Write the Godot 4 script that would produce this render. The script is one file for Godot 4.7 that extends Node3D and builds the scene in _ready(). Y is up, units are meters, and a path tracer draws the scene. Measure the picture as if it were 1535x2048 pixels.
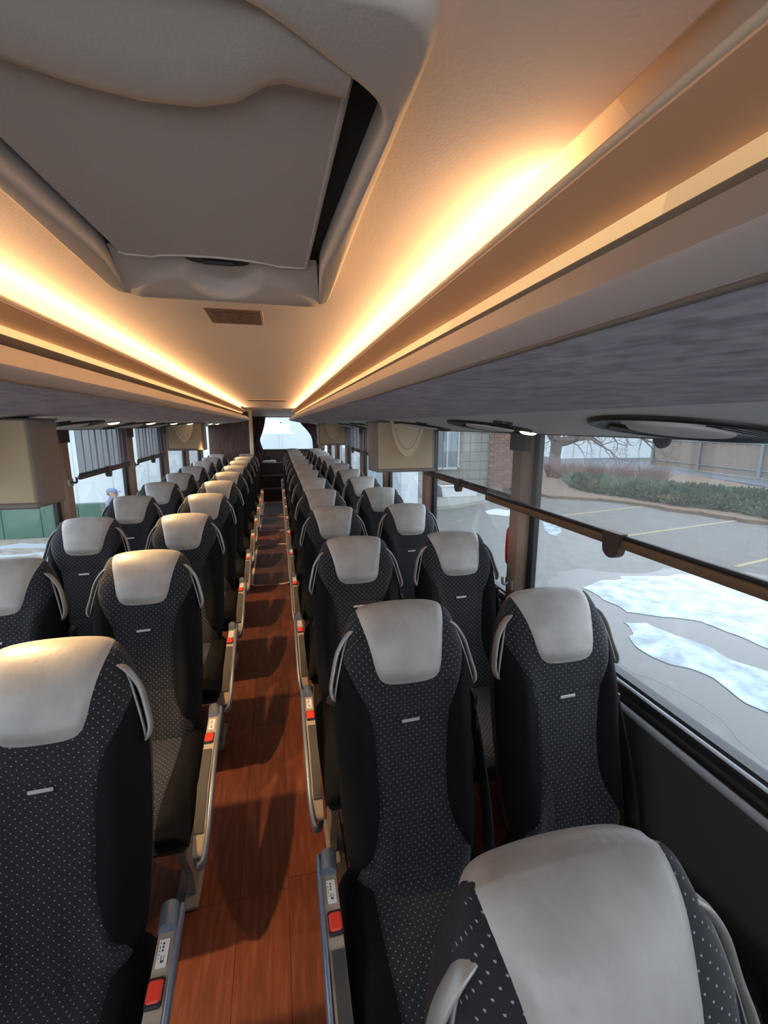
extends Node3D
# Interior of a motor coach looking towards the rear. y = 0 is the cabin floor, -z the rear of the coach, metres.

const EYE := 1.65          # camera above the cabin floor
const SKY := 5.0            # brightness of the overcast sky
const FRONT_DAY := 3.3     # daylight coming in through the windscreen behind the camera
const COVE := 2.1          # strength of the two cove lines
const READING := 2.3      # strength of each reading lamp
const MID := -0.11         # x of the coach's centre line
const GROUND := -1.35      # pavement outside
const WALL_R := 1.09
const WALL_L := -1.31
const BACK := -11.3
const PITCH := 0.8
const ORD := ["nearest the camera", "second from the camera", "third from the camera", "fourth from the camera", "fifth from the camera", "sixth from the camera", "seventh from the camera", "eighth from the camera", "ninth from the camera", "tenth from the camera", "eleventh from the camera", "twelfth from the camera", "last before the rear window"]

var M := {}
var used := {}
var rng := RandomNumberGenerator.new()


# ---------------------------------------------------------------- mesh builder
class MB:
	var v := PackedVector3Array()
	var n := PackedVector3Array()
	var t := PackedVector2Array()
	var ix := PackedInt32Array()

	func tri(a: Vector3, b: Vector3, c: Vector3, out: Vector3) -> void:
		var nn := (c - a).cross(b - a)
		if nn.dot(out) < 0.0:
			var k := b
			b = c
			c = k
			nn = -nn
		nn = nn.normalized()
		var s := v.size()
		for q: Vector3 in [a, b, c]:
			v.append(q)
			n.append(nn)
			t.append(Vector2(q.x, q.z) if absf(nn.y) > 0.7 else (Vector2(q.z, q.y) if absf(nn.x) > 0.7 else Vector2(q.x, q.y)))
		ix.append_array(PackedInt32Array([s, s + 1, s + 2]))

	func quad(a: Vector3, b: Vector3, c: Vector3, d: Vector3, out: Vector3) -> void:
		tri(a, b, c, out)
		tri(a, c, d, out)

	# smooth sheet from rows of points; «inside» is a point behind the surface
	func grid(rows: Array, inside: Variant = null, uvs: Variant = null, flip := false) -> void:
		var s := v.size()
		var h := rows.size()
		var w: int = rows[0].size()
		var acc := PackedVector3Array()
		acc.resize(h * w)
		var tris := PackedInt32Array()
		for j in h - 1:
			for i in w - 1:
				var a := j * w + i
				tris.append_array(PackedInt32Array([a, a + 1, a + w, a + 1, a + w + 1, a + w]))
		for k in range(0, tris.size(), 3):
			var a: Vector3 = rows[tris[k] / w][tris[k] % w]
			var b: Vector3 = rows[tris[k + 1] / w][tris[k + 1] % w]
			var c: Vector3 = rows[tris[k + 2] / w][tris[k + 2] % w]
			var nn := (c - a).cross(b - a)
			for m in 3:
				acc[tris[k + m]] += nn
		# join the normals of a grid that closes on itself
		for j in h:
			if rows[j][0].distance_to(rows[j][w - 1]) < 1e-5:
				var q := acc[j * w] + acc[j * w + w - 1]
				acc[j * w] = q
				acc[j * w + w - 1] = q
		if inside != null:
			var sum := 0.0
			for j in h:
				for i in w:
					sum += acc[j * w + i].dot(rows[j][i] - (inside as Vector3))
			flip = sum < 0.0
		for j in h:
			for i in w:
				v.append(rows[j][i])
				var q := acc[j * w + i]
				q = q.normalized() if q.length() > 1e-12 else Vector3.UP
				n.append(-q if flip else q)
				t.append(uvs[j][i] if uvs != null else Vector2(i / float(w - 1), j / float(h - 1)))
		for k in range(0, tris.size(), 3):
			if flip:
				ix.append_array(PackedInt32Array([s + tris[k], s + tris[k + 2], s + tris[k + 1]]))
			else:
				ix.append_array(PackedInt32Array([s + tris[k], s + tris[k + 1], s + tris[k + 2]]))

	# box with chamfered edges
	func box(c: Vector3, size: Vector3, bev := 0.004, b := Basis()) -> void:
		var h := size * 0.5
		bev = minf(bev, minf(h.x, minf(h.y, h.z)) * 0.9)
		var p := func(sx: float, sy: float, sz: float, ax: int) -> Vector3:
			var q := Vector3(sx * (h.x - (0.0 if ax == 0 else bev)), sy * (h.y - (0.0 if ax == 1 else bev)), sz * (h.z - (0.0 if ax == 2 else bev)))
			return c + b * q
		for s: float in [-1.0, 1.0]:
			quad(p.call(s, -1, -1, 0), p.call(s, 1, -1, 0), p.call(s, 1, 1, 0), p.call(s, -1, 1, 0), b.x * s)
			quad(p.call(-1, s, -1, 1), p.call(1, s, -1, 1), p.call(1, s, 1, 1), p.call(-1, s, 1, 1), b.y * s)
			quad(p.call(-1, -1, s, 2), p.call(1, -1, s, 2), p.call(1, 1, s, 2), p.call(-1, 1, s, 2), b.z * s)
			if bev <= 0.0:
				continue
			for q: float in [-1.0, 1.0]:
				quad(p.call(s, q, -1, 0), p.call(s, q, 1, 0), p.call(s, q, 1, 1), p.call(s, q, -1, 1), b.x * s + b.y * q)
				quad(p.call(s, -1, q, 0), p.call(s, 1, q, 0), p.call(s, 1, q, 2), p.call(s, -1, q, 2), b.x * s + b.z * q)
				quad(p.call(-1, s, q, 1), p.call(1, s, q, 1), p.call(1, s, q, 2), p.call(-1, s, q, 2), b.y * s + b.z * q)
				for r: float in [-1.0, 1.0]:
					tri(p.call(s, q, r, 0), p.call(s, q, r, 1), p.call(s, q, r, 2), b.x * s + b.y * q + b.z * r)

	# closed tube along a path; «wide» stretches the section along «side»
	func tube(path: Array, r: Variant, sides := 8, wide := 1.0, side := Vector3.ZERO, caps := true) -> void:
		var rows := []
		var m := path.size()
		var mid := Vector3.ZERO
		for q: Vector3 in path:
			mid += q / m
		var ref := side if side != Vector3.ZERO else Vector3(0.123, 0.97, 0.21)
		for i in m:
			var d: Vector3 = (path[mini(i + 1, m - 1)] - path[maxi(i - 1, 0)]).normalized()
			var a := ref - d * ref.dot(d)
			if a.length() < 1e-3:
				a = Vector3(1, 0.2, 0.1) - d * d.dot(Vector3(1, 0.2, 0.1))
			a = a.normalized()
			var bb := d.cross(a)
			var rad: float = r[i] if r is Array else r
			var row := PackedVector3Array()
			for k in sides + 1:
				var an := TAU * k / sides
				row.append(path[i] + a * cos(an) * rad * wide + bb * sin(an) * rad)
			rows.append(row)
		var s := v.size()
		grid(rows)
		# turn outwards by the first ring
		var c0: Vector3 = path[0]
		if n[s].dot(v[s] - c0) < 0.0:
			for k in range(s, v.size()):
				n[k] = -n[k]
			var from := ix.size() - (m - 1) * sides * 6
			for k in range(from, ix.size(), 3):
				var q := ix[k + 1]
				ix[k + 1] = ix[k + 2]
				ix[k + 2] = q
		if caps:
			for e in 2:
				var row: PackedVector3Array = rows[0] if e == 0 else rows[m - 1]
				var out: Vector3 = (path[0] - path[1]) if e == 0 else (path[m - 1] - path[m - 2])
				for k in range(1, sides - 1):
					tri(row[0], row[k], row[k + 1], out)

	# closed 2D outline swept along one axis: p(u, w) -> a point for outline point u at depth w
	func extrude(poly: PackedVector2Array, z0: float, z1: float, place: Callable, crease := 40.0, steps := 1) -> void:
		var m := poly.size()
		var area := 0.0
		for i in m:
			area += poly[i].cross(poly[(i + 1) % m])
		var sg := 1.0 if area > 0.0 else -1.0
		var en := PackedVector2Array()
		for i in m:
			var d := (poly[(i + 1) % m] - poly[i]).normalized()
			en.append(Vector2(d.y, -d.x) * sg)
		var o: Vector3 = place.call(Vector2.ZERO, 0.0)
		var ex: Vector3 = place.call(Vector2.RIGHT, 0.0) - o
		var ey: Vector3 = place.call(Vector2.DOWN, 0.0) - o
		var ez: Vector3 = place.call(Vector2.ZERO, 1.0) - o
		var cs := cos(deg_to_rad(crease))
		var run := 0.0
		for i in m:
			var a := poly[i]
			var b := poly[(i + 1) % m]
			var na := en[i]
			var nb := en[i]
			if en[i].dot(en[(i + m - 1) % m]) > cs:
				na = (en[i] + en[(i + m - 1) % m]).normalized()
			if en[i].dot(en[(i + 1) % m]) > cs:
				nb = (en[i] + en[(i + 1) % m]).normalized()
			var ln := a.distance_to(b)
			for k in steps:
				var za := lerpf(z0, z1, k / float(steps))
				var zb := lerpf(z0, z1, (k + 1) / float(steps))
				var s := v.size()
				v.append_array(PackedVector3Array([place.call(a, za), place.call(b, za), place.call(b, zb), place.call(a, zb)]))
				var n3a := (ex * na.x + ey * na.y).normalized()
				var n3b := (ex * nb.x + ey * nb.y).normalized()
				n.append_array(PackedVector3Array([n3a, n3b, n3b, n3a]))
				t.append_array(PackedVector2Array([Vector2(run, za), Vector2(run + ln, za), Vector2(run + ln, zb), Vector2(run, zb)]))
				var f := (v[s + 2] - v[s]).cross(v[s + 1] - v[s])
				if f.dot(n3a + n3b) >= 0.0:
					ix.append_array(PackedInt32Array([s, s + 1, s + 2, s, s + 2, s + 3]))
				else:
					ix.append_array(PackedInt32Array([s, s + 2, s + 1, s, s + 3, s + 2]))
			run += ln
		var tr := Geometry2D.triangulate_polygon(poly)
		for e in 2:
			var z := z0 if e == 0 else z1
			var out := ez * (z0 - z1) if e == 0 else ez * (z1 - z0)
			for k in range(0, tr.size(), 3):
				tri(place.call(poly[tr[k]], z), place.call(poly[tr[k + 1]], z), place.call(poly[tr[k + 2]], z), out)

	func mesh() -> ArrayMesh:
		var a := []
		a.resize(Mesh.ARRAY_MAX)
		a[Mesh.ARRAY_VERTEX] = v
		a[Mesh.ARRAY_NORMAL] = n
		a[Mesh.ARRAY_TEX_UV] = t
		a[Mesh.ARRAY_INDEX] = ix
		var me := ArrayMesh.new()
		me.add_surface_from_arrays(Mesh.PRIMITIVE_TRIANGLES, a)
		return me


static func along_z(q: Vector2, w: float) -> Vector3:      # outline in x, y
	return Vector3(q.x, q.y, w)


static func along_x(q: Vector2, w: float) -> Vector3:      # outline in z, y
	return Vector3(w, q.y, q.x)


static func along_y(q: Vector2, w: float) -> Vector3:      # outline in x, z
	return Vector3(q.x, w, q.y)


# ---------------------------------------------------------------- nodes
func numbered(called: String) -> String:
	var k: int = used.get(called, -1) + 1
	used[called] = k
	return called if k == 0 else "%s_%03d" % [called, k]


func tag(o: Node3D, label: String, category: String, group := "") -> Node3D:
	o.set_meta("label", label)
	o.set_meta("category", category)
	if group:
		o.set_meta("group", group)
	return o


func thing(called: String, label: String, category: String, at := Vector3.ZERO, group := "") -> Node3D:
	var o := Node3D.new()
	o.name = numbered(called)
	add_child(o)
	o.position = at
	return tag(o, label, category, group)


func obj(called: String, shape: Variant, m: Material, parent: Node = null) -> MeshInstance3D:
	var o := MeshInstance3D.new()
	o.name = numbered(called) if parent == null else called
	o.mesh = shape.mesh() if shape is MB else shape
	o.material_override = m
	if parent == null:
		add_child(o)
	else:
		parent.add_child(o, true)
	return o


func struct(called: String, shape: Variant, m: Material, parent: Node = null) -> MeshInstance3D:
	var o := obj(called, shape, m, parent)
	if parent == null:
		o.set_meta("kind", "structure")
	return o


func one_box(c: Vector3, s: Vector3, bev := 0.004, b := Basis()) -> MB:
	var mb := MB.new()
	mb.box(c, s, bev, b)
	return mb


func dup(root: Node3D, at: Vector3, label: String, group := "") -> Node3D:
	var r: Node3D = root.duplicate()
	r.name = numbered(str(root.name).rstrip("0123456789").rstrip("_"))
	add_child(r)
	r.position = at
	r.set_meta("label", label)
	if group:
		r.set_meta("group", group)
	return r


# cubic through a table of [x, y], x rising
static func tab(tb: Array, x: float) -> float:
	var m := tb.size()
	if x <= tb[0][0]:
		return tb[0][1]
	if x >= tb[m - 1][0]:
		return tb[m - 1][1]
	var i := 0
	while x > tb[i + 1][0]:
		i += 1
	var x0: float = tb[i][0]
	var x1: float = tb[i + 1][0]
	var y0: float = tb[i][1]
	var y1: float = tb[i + 1][1]
	var dl: float = (y0 - tb[i - 1][1]) / (x0 - tb[i - 1][0]) if i > 0 else (y1 - y0) / (x1 - x0)
	var dm: float = (y1 - y0) / (x1 - x0)
	var dr: float = (tb[i + 2][1] - y1) / (tb[i + 2][0] - x1) if i + 2 < m else dm
	var m0 := 0.0 if dl * dm <= 0.0 else 2.0 * dl * dm / (dl + dm)
	var m1 := 0.0 if dr * dm <= 0.0 else 2.0 * dr * dm / (dr + dm)
	var h := x1 - x0
	var s := (x - x0) / h
	return y0 * (1 + 2 * s) * (1 - s) * (1 - s) + m0 * h * s * (1 - s) * (1 - s) + y1 * s * s * (3 - 2 * s) + m1 * h * s * s * (s - 1)


# smooth path through control points
static func curve(pts: Array, per := 6) -> Array:
	var out := []
	var m := pts.size()
	for i in m - 1:
		var a: Vector3 = pts[maxi(i - 1, 0)]
		var b: Vector3 = pts[i]
		var c: Vector3 = pts[i + 1]
		var d: Vector3 = pts[mini(i + 2, m - 1)]
		for k in per:
			out.append(b.cubic_interpolate(c, a, d, k / float(per)))
	out.append(pts[m - 1])
	return out


static func rounded(pts: Array, r: float, seg := 4) -> PackedVector2Array:
	var out := PackedVector2Array()
	var m := pts.size()
	for i in m:
		var p: Vector2 = pts[i]
		var a: Vector2 = (pts[(i + m - 1) % m] - p)
		var b: Vector2 = (pts[(i + 1) % m] - p)
		var k := minf(r, minf(a.length(), b.length()) * 0.45)
		var pa := p + a.normalized() * k
		var pb := p + b.normalized() * k
		for s in seg + 1:
			var u := s / float(seg)
			out.append(pa.lerp(p, u).lerp(p.lerp(pb, u), u))
	return out


# ---------------------------------------------------------------- materials
func noise(freq: float, octaves := 4, kind := FastNoiseLite.TYPE_SIMPLEX_SMOOTH, sd := 1) -> FastNoiseLite:
	var f := FastNoiseLite.new()
	f.seed = sd
	f.noise_type = kind
	f.frequency = freq
	f.fractal_octaves = octaves
	return f


func ntex(f: FastNoiseLite, ramp: Variant = null, size := 256, bump := 0.0) -> NoiseTexture2D:
	var t := NoiseTexture2D.new()
	t.width = size
	t.height = size
	t.seamless = true
	t.noise = f
	if bump > 0.0:
		t.as_normal_map = true
		t.bump_strength = bump
	if ramp != null:
		var g := Gradient.new()
		g.offsets = PackedFloat32Array(range(ramp.size()).map(func(k: int) -> float: return k / float(ramp.size() - 1)))
		g.colors = PackedColorArray(ramp)
		t.color_ramp = g
	return t


func rgb(r: int, g: int, b: int, a := 1.0) -> Color:
	return Color(r / 255.0, g / 255.0, b / 255.0, a)


func mat(key: String, c: Color, rough := 0.7, metal := 0.0, spec := 0.5) -> StandardMaterial3D:
	var m := StandardMaterial3D.new()
	m.resource_name = key
	m.albedo_color = c
	m.roughness = rough
	m.metallic = metal
	m.metallic_specular = spec
	M[key] = m
	return m


func textured(key: String, tex: Texture2D, scale: Vector3, rough := 0.7, world := true, tri := true) -> StandardMaterial3D:
	var m := mat(key, Color.WHITE, rough)
	m.albedo_texture = tex
	m.uv1_triplanar = tri
	m.uv1_world_triplanar = world and tri
	m.uv1_scale = scale
	return m


func relief(m: StandardMaterial3D, tex: Texture2D, strength := 0.4) -> void:
	m.normal_enabled = true
	m.normal_texture = tex
	m.normal_scale = strength


func weave_texture() -> ImageTexture:
	var im := Image.create(128, 128, false, Image.FORMAT_RGB8)
	im.fill(rgb(25, 26, 33))
	var r := RandomNumberGenerator.new()
	r.seed = 5
	for y in 128:
		for x in 128:
			var k := 0.86 + 0.28 * r.randf() + (0.05 if (x + y) % 4 < 2 else -0.05)
			im.set_pixel(x, y, Color(0.052 * k, 0.054 * k, 0.074 * k))
	for q: Vector2i in [Vector2i(30, 30), Vector2i(94, 94)]:
		for y in range(-15, 16):
			for x in range(-15, 16):
				var u := Vector2(x, y).rotated(0.5)
				var d := pow(absf(u.x) / 11.0, 2.0) + pow(absf(u.y) / 7.0, 2.0)
				var d2 := pow((u.x - 4.0) / 6.0, 2.0) + pow((u.y - 6.0) / 4.5, 2.0)
				if d < 1.0 or d2 < 1.0:
					var k := 0.9 + 0.2 * r.randf()
					im.set_pixel(q.x + x, q.y + y, Color(0.52 * k, 0.52 * k, 0.55 * k))
	return ImageTexture.create_from_image(im)


func label_texture() -> ImageTexture:
	# pictogram and small print of the armrest sticker
	var im := Image.create(64, 64, false, Image.FORMAT_RGB8)
	im.fill(rgb(214, 210, 200))
	var dark := rgb(50, 48, 46)
	for k in 5:
		im.fill_rect(Rect2i(8, 6 + k * 9, 5, 3 + (k * 7) % 4), dark)
	for k in 3:
		im.fill_rect(Rect2i(24, 8 + k * 8, 12 - k, 5), dark)
	im.fill_rect(Rect2i(24, 38, 5, 16), dark)
	im.fill_rect(Rect2i(24, 49, 20, 5), dark)
	im.fill_rect(Rect2i(40, 38, 4, 16), dark)
	return ImageTexture.create_from_image(im)


func rib_texture() -> ImageTexture:
	# fine horizontal cords of the roller blind
	var im := Image.create(8, 32, false, Image.FORMAT_RGBA8)
	for y in 32:
		for x in 8:
			var k := 0.6 + 0.1 * sin(TAU * y / 8.0)
			im.set_pixel(x, y, Color(k, k, k, 0.33 + 0.09 * sin(TAU * y / 8.0)))
	return ImageTexture.create_from_image(im)


func make_materials() -> void:
	var fine := ntex(noise(0.09, 3), null, 256, 3.0)
	var mid := ntex(noise(0.03, 4, FastNoiseLite.TYPE_SIMPLEX_SMOOTH, 3), null, 256, 4.0)
	var weave := textured("dotted upholstery", weave_texture(), Vector3(50, 50, 1), 0.9, false, false)
	weave.rim_enabled = true
	weave.rim = 0.3
	weave.rim_tint = 0.6
	var plain := mat("plain black upholstery", rgb(13, 14, 15), 0.85, 0.0, 0.25)
	plain.uv1_triplanar = true
	plain.uv1_scale = Vector3(9, 9, 9)
	plain.rim_enabled = true
	plain.rim = 0.12
	plain.rim_tint = 0.5
	relief(plain, fine, 0.35)
	var leather := textured("silver grey leather", ntex(noise(0.012, 5, FastNoiseLite.TYPE_SIMPLEX_SMOOTH, 8), [rgb(140, 136, 131), rgb(155, 151, 145), rgb(166, 163, 157)]), Vector3(3, 3, 3), 0.42, false)
	relief(leather, fine, 0.12)
	mat("leather_piping", rgb(120, 112, 104), 0.6)
	var shell := mat("seat shell plastic", rgb(30, 30, 32), 0.55)
	relief(shell, fine, 0.1)
	mat("silver", rgb(142, 139, 133), 0.38, 0.25)
	mat("silver_blue", rgb(126, 134, 146), 0.35, 0.5)
	mat("steel", rgb(150, 150, 150), 0.3, 0.9)
	mat("arm_beige", rgb(158, 144, 126), 0.5)
	mat("arm_pad", rgb(62, 60, 58), 0.75)
	mat("red_button", rgb(226, 58, 40), 0.4)
	mat("red_buckle", rgb(226, 48, 62), 0.4)
	mat("black", rgb(16, 16, 17), 0.5)
	mat("rubber", rgb(20, 20, 22), 0.45)
	mat("strap", rgb(18, 18, 20), 0.7)
	mat("tag", rgb(190, 186, 180), 0.35, 0.3)
	textured("sticker", label_texture(), Vector3(1, 1, 1), 0.6, false, false)

	var cei := mat("ceiling vinyl", rgb(236, 224, 212), 0.7)
	cei.uv1_triplanar = true
	cei.uv1_scale = Vector3(6, 6, 6)
	relief(cei, fine, 0.12)
	mat("duct_cream", rgb(206, 190, 170), 0.55)
	mat("duct_brown", rgb(228, 186, 150), 0.62)
	mat("bin_dark", rgb(60, 50, 42), 0.8)
	var fas := mat("fascia grey", rgb(180, 174, 172), 0.5)
	relief(fas, fine, 0.05)
	fas.uv1_triplanar = true
	fas.uv1_scale = Vector3(8, 8, 8)
	var fel := textured("rack felt", ntex(noise(0.02, 5, FastNoiseLite.TYPE_SIMPLEX_SMOOTH, 11), [rgb(160, 152, 164), rgb(182, 172, 182), rgb(200, 192, 198)], 512), Vector3(2.2, 2.2, 0.5), 0.95)
	relief(fel, fine, 0.3)
	var psu := mat("service panel grey", rgb(204, 199, 196), 0.6)
	psu.uv1_triplanar = true
	psu.uv1_scale = Vector3(8, 8, 8)
	relief(psu, fine, 0.12)
	mat("speaker_mesh", rgb(206, 200, 198), 0.7)
	var con := mat("console grey", rgb(202, 191, 180), 0.62)
	con.uv1_triplanar = true
	con.uv1_scale = Vector3(10, 10, 10)
	relief(con, fine, 0.15)
	mat("console_dark", rgb(40, 37, 36), 0.7)
	mat("monitor_back", rgb(178, 162, 132), 0.75)
	mat("monitor_tongue", rgb(204, 186, 154), 0.6)
	mat("monitor_rim", rgb(118, 110, 104), 0.5)
	mat("pillar_trim", rgb(136, 114, 98), 0.75)
	mat("pillar_cap", rgb(70, 62, 60), 0.8)
	mat("wall_panel", rgb(56, 54, 50), 0.8)
	mat("belt_trim", rgb(138, 140, 140), 0.4)
	mat("white_gasket", rgb(200, 205, 212), 0.4)
	mat("bronze", rgb(104, 76, 52), 0.45, 0.2)
	mat("bronze_dark", rgb(58, 40, 30), 0.5)
	mat("sign_brown", rgb(120, 92, 74), 0.6)
	mat("sign_ink", rgb(84, 58, 46), 0.7)
	mat("sign_rim", rgb(190, 168, 146), 0.5)
	mat("red", rgb(200, 30, 34), 0.45)
	mat("pole_cream", rgb(214, 190, 152), 0.5)
	textured("restroom wood", ntex(noise(0.02, 4, FastNoiseLite.TYPE_SIMPLEX_SMOOTH, 4), [rgb(44, 24, 20), rgb(66, 38, 32), rgb(84, 52, 44)]), Vector3(2.5, 0.5, 2.5), 0.35)
	mat("curtain", rgb(70, 50, 56), 0.9)
	mat("step_brown", rgb(54, 34, 30), 0.6)
	mat("step_edge", rgb(120, 100, 84), 0.5)
	mat("tray_white", rgb(210, 210, 224), 0.4)
	mat("hatch_rim", rgb(216, 200, 180), 0.45, 0.3)
	for k in 4:
		var a: Color = [rgb(92, 47, 31), rgb(104, 53, 35), rgb(82, 42, 29), rgb(97, 50, 33)][k]
		var w := textured("floor vinyl %d" % k, ntex(noise(0.02, 5, FastNoiseLite.TYPE_SIMPLEX_SMOOTH, 20 + k), [a.darkened(0.15), a, a.lightened(0.08)], 256), Vector3(7, 1, 0.8), 0.5)
		w.metallic_specular = 0.4
	mat("floor_base", rgb(60, 34, 26), 0.6)
	var carpet := textured("hatch vinyl", ntex(noise(0.02, 5, FastNoiseLite.TYPE_SIMPLEX_SMOOTH, 31), [rgb(60, 40, 40), rgb(78, 52, 50)], 256), Vector3(6, 1, 1), 0.5)
	carpet.metallic_specular = 0.4
	# light fittings, and the painted glow of the slot band
	var g := mat("cove light diffuser", rgb(206, 190, 170), 0.55)
	g.emission_enabled = true
	g.emission = rgb(255, 214, 140)
	g.emission_energy_multiplier = 0.05
	var g2 := mat("painted glow far", rgb(255, 235, 190), 0.5)  # brightness of the slot band painted as glow, no lamp behind it
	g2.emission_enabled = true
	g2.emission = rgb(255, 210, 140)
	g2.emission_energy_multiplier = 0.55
	var g4 := mat("painted glow near", rgb(230, 210, 180), 0.5)  # dimmest step of the painted glow, at the camera end
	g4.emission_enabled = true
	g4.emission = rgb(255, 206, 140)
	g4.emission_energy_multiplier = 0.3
	var g5 := mat("painted glow middle", rgb(240, 220, 186), 0.5)  # middle step of the painted glow
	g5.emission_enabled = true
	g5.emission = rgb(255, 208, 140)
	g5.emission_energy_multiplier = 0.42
	var g3 := mat("reading lamp lens", rgb(255, 240, 214), 0.4)
	g3.emission_enabled = true
	g3.emission = rgb(255, 226, 180)
	g3.emission_energy_multiplier = 2.6
	# glass and blinds
	var gl := mat("window glass", Color(0.92, 0.97, 0.96, 0.06), 0.0)
	gl.transparency = BaseMaterial3D.TRANSPARENCY_ALPHA
	var bl := textured("blind mesh", rib_texture(), Vector3(1, 60, 1), 0.9, false, false)
	bl.transparency = BaseMaterial3D.TRANSPARENCY_ALPHA
	var pl := mat("pleated blind", rgb(116, 114, 120, 0.72), 0.9)
	pl.transparency = BaseMaterial3D.TRANSPARENCY_ALPHA
	var pl2 := mat("sheer pleated blind", rgb(130, 130, 126, 0.34), 0.9)
	pl2.transparency = BaseMaterial3D.TRANSPARENCY_ALPHA
	# outdoors
	textured("asphalt", ntex(noise(0.02, 6, FastNoiseLite.TYPE_SIMPLEX_SMOOTH, 40), [rgb(76, 76, 71), rgb(86, 85, 79), rgb(94, 92, 86)], 512), Vector3(0.22, 0.22, 0.22), 0.6)
	textured("grit", ntex(noise(0.03, 6, FastNoiseLite.TYPE_SIMPLEX_SMOOTH, 47), [rgb(96, 88, 76), rgb(132, 126, 114), rgb(150, 146, 138)], 512), Vector3(0.3, 0.3, 0.3), 0.8)
	var ice := textured("wet ice", ntex(noise(0.015, 6, FastNoiseLite.TYPE_SIMPLEX_SMOOTH, 41), [rgb(74, 82, 85), rgb(92, 106, 115), rgb(114, 134, 145), rgb(138, 158, 169), rgb(160, 177, 186)], 512), Vector3(0.3, 0.3, 0.3), 0.25)
	relief(ice, mid, 0.12)
	textured("mulch", ntex(noise(0.05, 5, FastNoiseLite.TYPE_SIMPLEX_SMOOTH, 42), [rgb(80, 64, 50), rgb(108, 90, 72), rgb(128, 110, 88)], 512), Vector3(0.5, 0.5, 0.5), 0.95)
	mat("road", rgb(82, 86, 92), 0.8)
	mat("line_yellow", rgb(150, 140, 104), 0.7)
	mat("wet_asphalt", rgb(62, 60, 55), 0.3)
	mat("snow", rgb(156, 164, 170), 0.5)
	mat("concrete", rgb(124, 126, 118), 0.8)
	mat("juniper", rgb(64, 80, 56), 0.8)
	mat("dry_grass", rgb(116, 84, 74), 0.9)
	mat("bark", rgb(96, 84, 76), 0.95)
	mat("fence_board", rgb(124, 110, 96), 0.85)
	mat("fence_post", rgb(112, 118, 126), 0.5)
	mat("white_siding", rgb(192, 202, 204), 0.7)
	mat("green_siding", rgb(50, 88, 72), 0.6)
	mat("beige_siding", rgb(126, 126, 118), 0.8)
	mat("brick", rgb(138, 104, 92), 0.9)
	mat("brick_pale", rgb(154, 120, 104), 0.9)
	mat("mortar", rgb(176, 168, 158), 0.95)
	mat("window_dark", rgb(110, 122, 130), 0.15)
	mat("white_paint", rgb(170, 174, 174), 0.5)
	mat("door_paint", rgb(152, 170, 176), 0.4)
	mat("bin_grey", rgb(150, 160, 166), 0.5)
	mat("roof_grey", rgb(200, 206, 214), 0.8)
	mat("leaf_green", rgb(120, 150, 110), 0.8)
	mat("skin", rgb(206, 158, 140), 0.6)
	mat("cap_blue", rgb(96, 122, 160), 0.8)
	mat("jacket", rgb(118, 122, 142), 0.85)
	mat("trousers", rgb(60, 62, 70), 0.9)
	mat("hair_grey", rgb(120, 112, 106), 0.9)


# ---------------------------------------------------------------- the scene
func _ready() -> void:
	rng.seed = 7
	# camera
	var cam := Camera3D.new()
	cam.name = "camera"
	cam.fov = 97.23
	cam.near = 0.02
	cam.far = 300.0
	var pitch := 0.1908
	var yaw := 0.2309
	var fw := Vector3(sin(yaw) * cos(pitch), -sin(pitch), -cos(yaw) * cos(pitch))
	var rt := Vector3(cos(yaw), 0, sin(yaw)).rotated(-fw, 0.0021)
	cam.transform = Transform3D(Basis(rt, rt.cross(fw), -fw), Vector3(0, EYE, 0))
	add_child(cam)
	cam.current = true
	# overcast sky
	var sky := ProceduralSkyMaterial.new()
	sky.sky_top_color = rgb(196, 210, 228)
	sky.sky_horizon_color = rgb(226, 236, 246)
	sky.ground_bottom_color = rgb(120, 122, 122)
	sky.ground_horizon_color = rgb(150, 152, 152)
	sky.energy_multiplier = 1.0
	var env := Environment.new()
	env.background_mode = Environment.BG_SKY
	env.sky = Sky.new()
	env.sky.sky_material = sky
	env.background_energy_multiplier = SKY
	env.tonemap_mode = Environment.TONE_MAPPER_LINEAR
	env.tonemap_exposure = 1.15
	env.sdfgi_enabled = true
	env.ssao_enabled = true
	env.ssil_enabled = true
	var we := WorldEnvironment.new()
	we.name = "surroundings"
	we.environment = env
	add_child(we)
	# the two lines of cove light along the ceiling
	for s: float in [-1.0, 1.0]:
		var z1 := -9.05 if s > 0 else -8.7
		var l := AreaLight3D.new()
		l.name = "cove_lamp"
		l.area_size = Vector2(0.02, -0.56 - z1)
		l.light_color = rgb(255, 205, 146)
		l.light_energy = COVE
		l.shadow_enabled = true
		l.area_range = 12.0
		l.area_attenuation = 2.0
		var out := Vector3(-s * 0.55, 0.83, 0).normalized()
		l.transform = Transform3D(Basis(Vector3(0, 0, 1).cross(-out).normalized(), Vector3(0, 0, 1), -out), Vector3(MID + s * 0.470, EYE + 0.2635, (z1 - 0.56) * 0.5))
		add_child(l, true)
	make_materials()
	build_shell()
	build_windows()
	build_ceiling_and_racks()
	build_console()
	build_rear()
	build_seats()
	build_fixtures()
	build_left_outside()
	build_right_outside()


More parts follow.
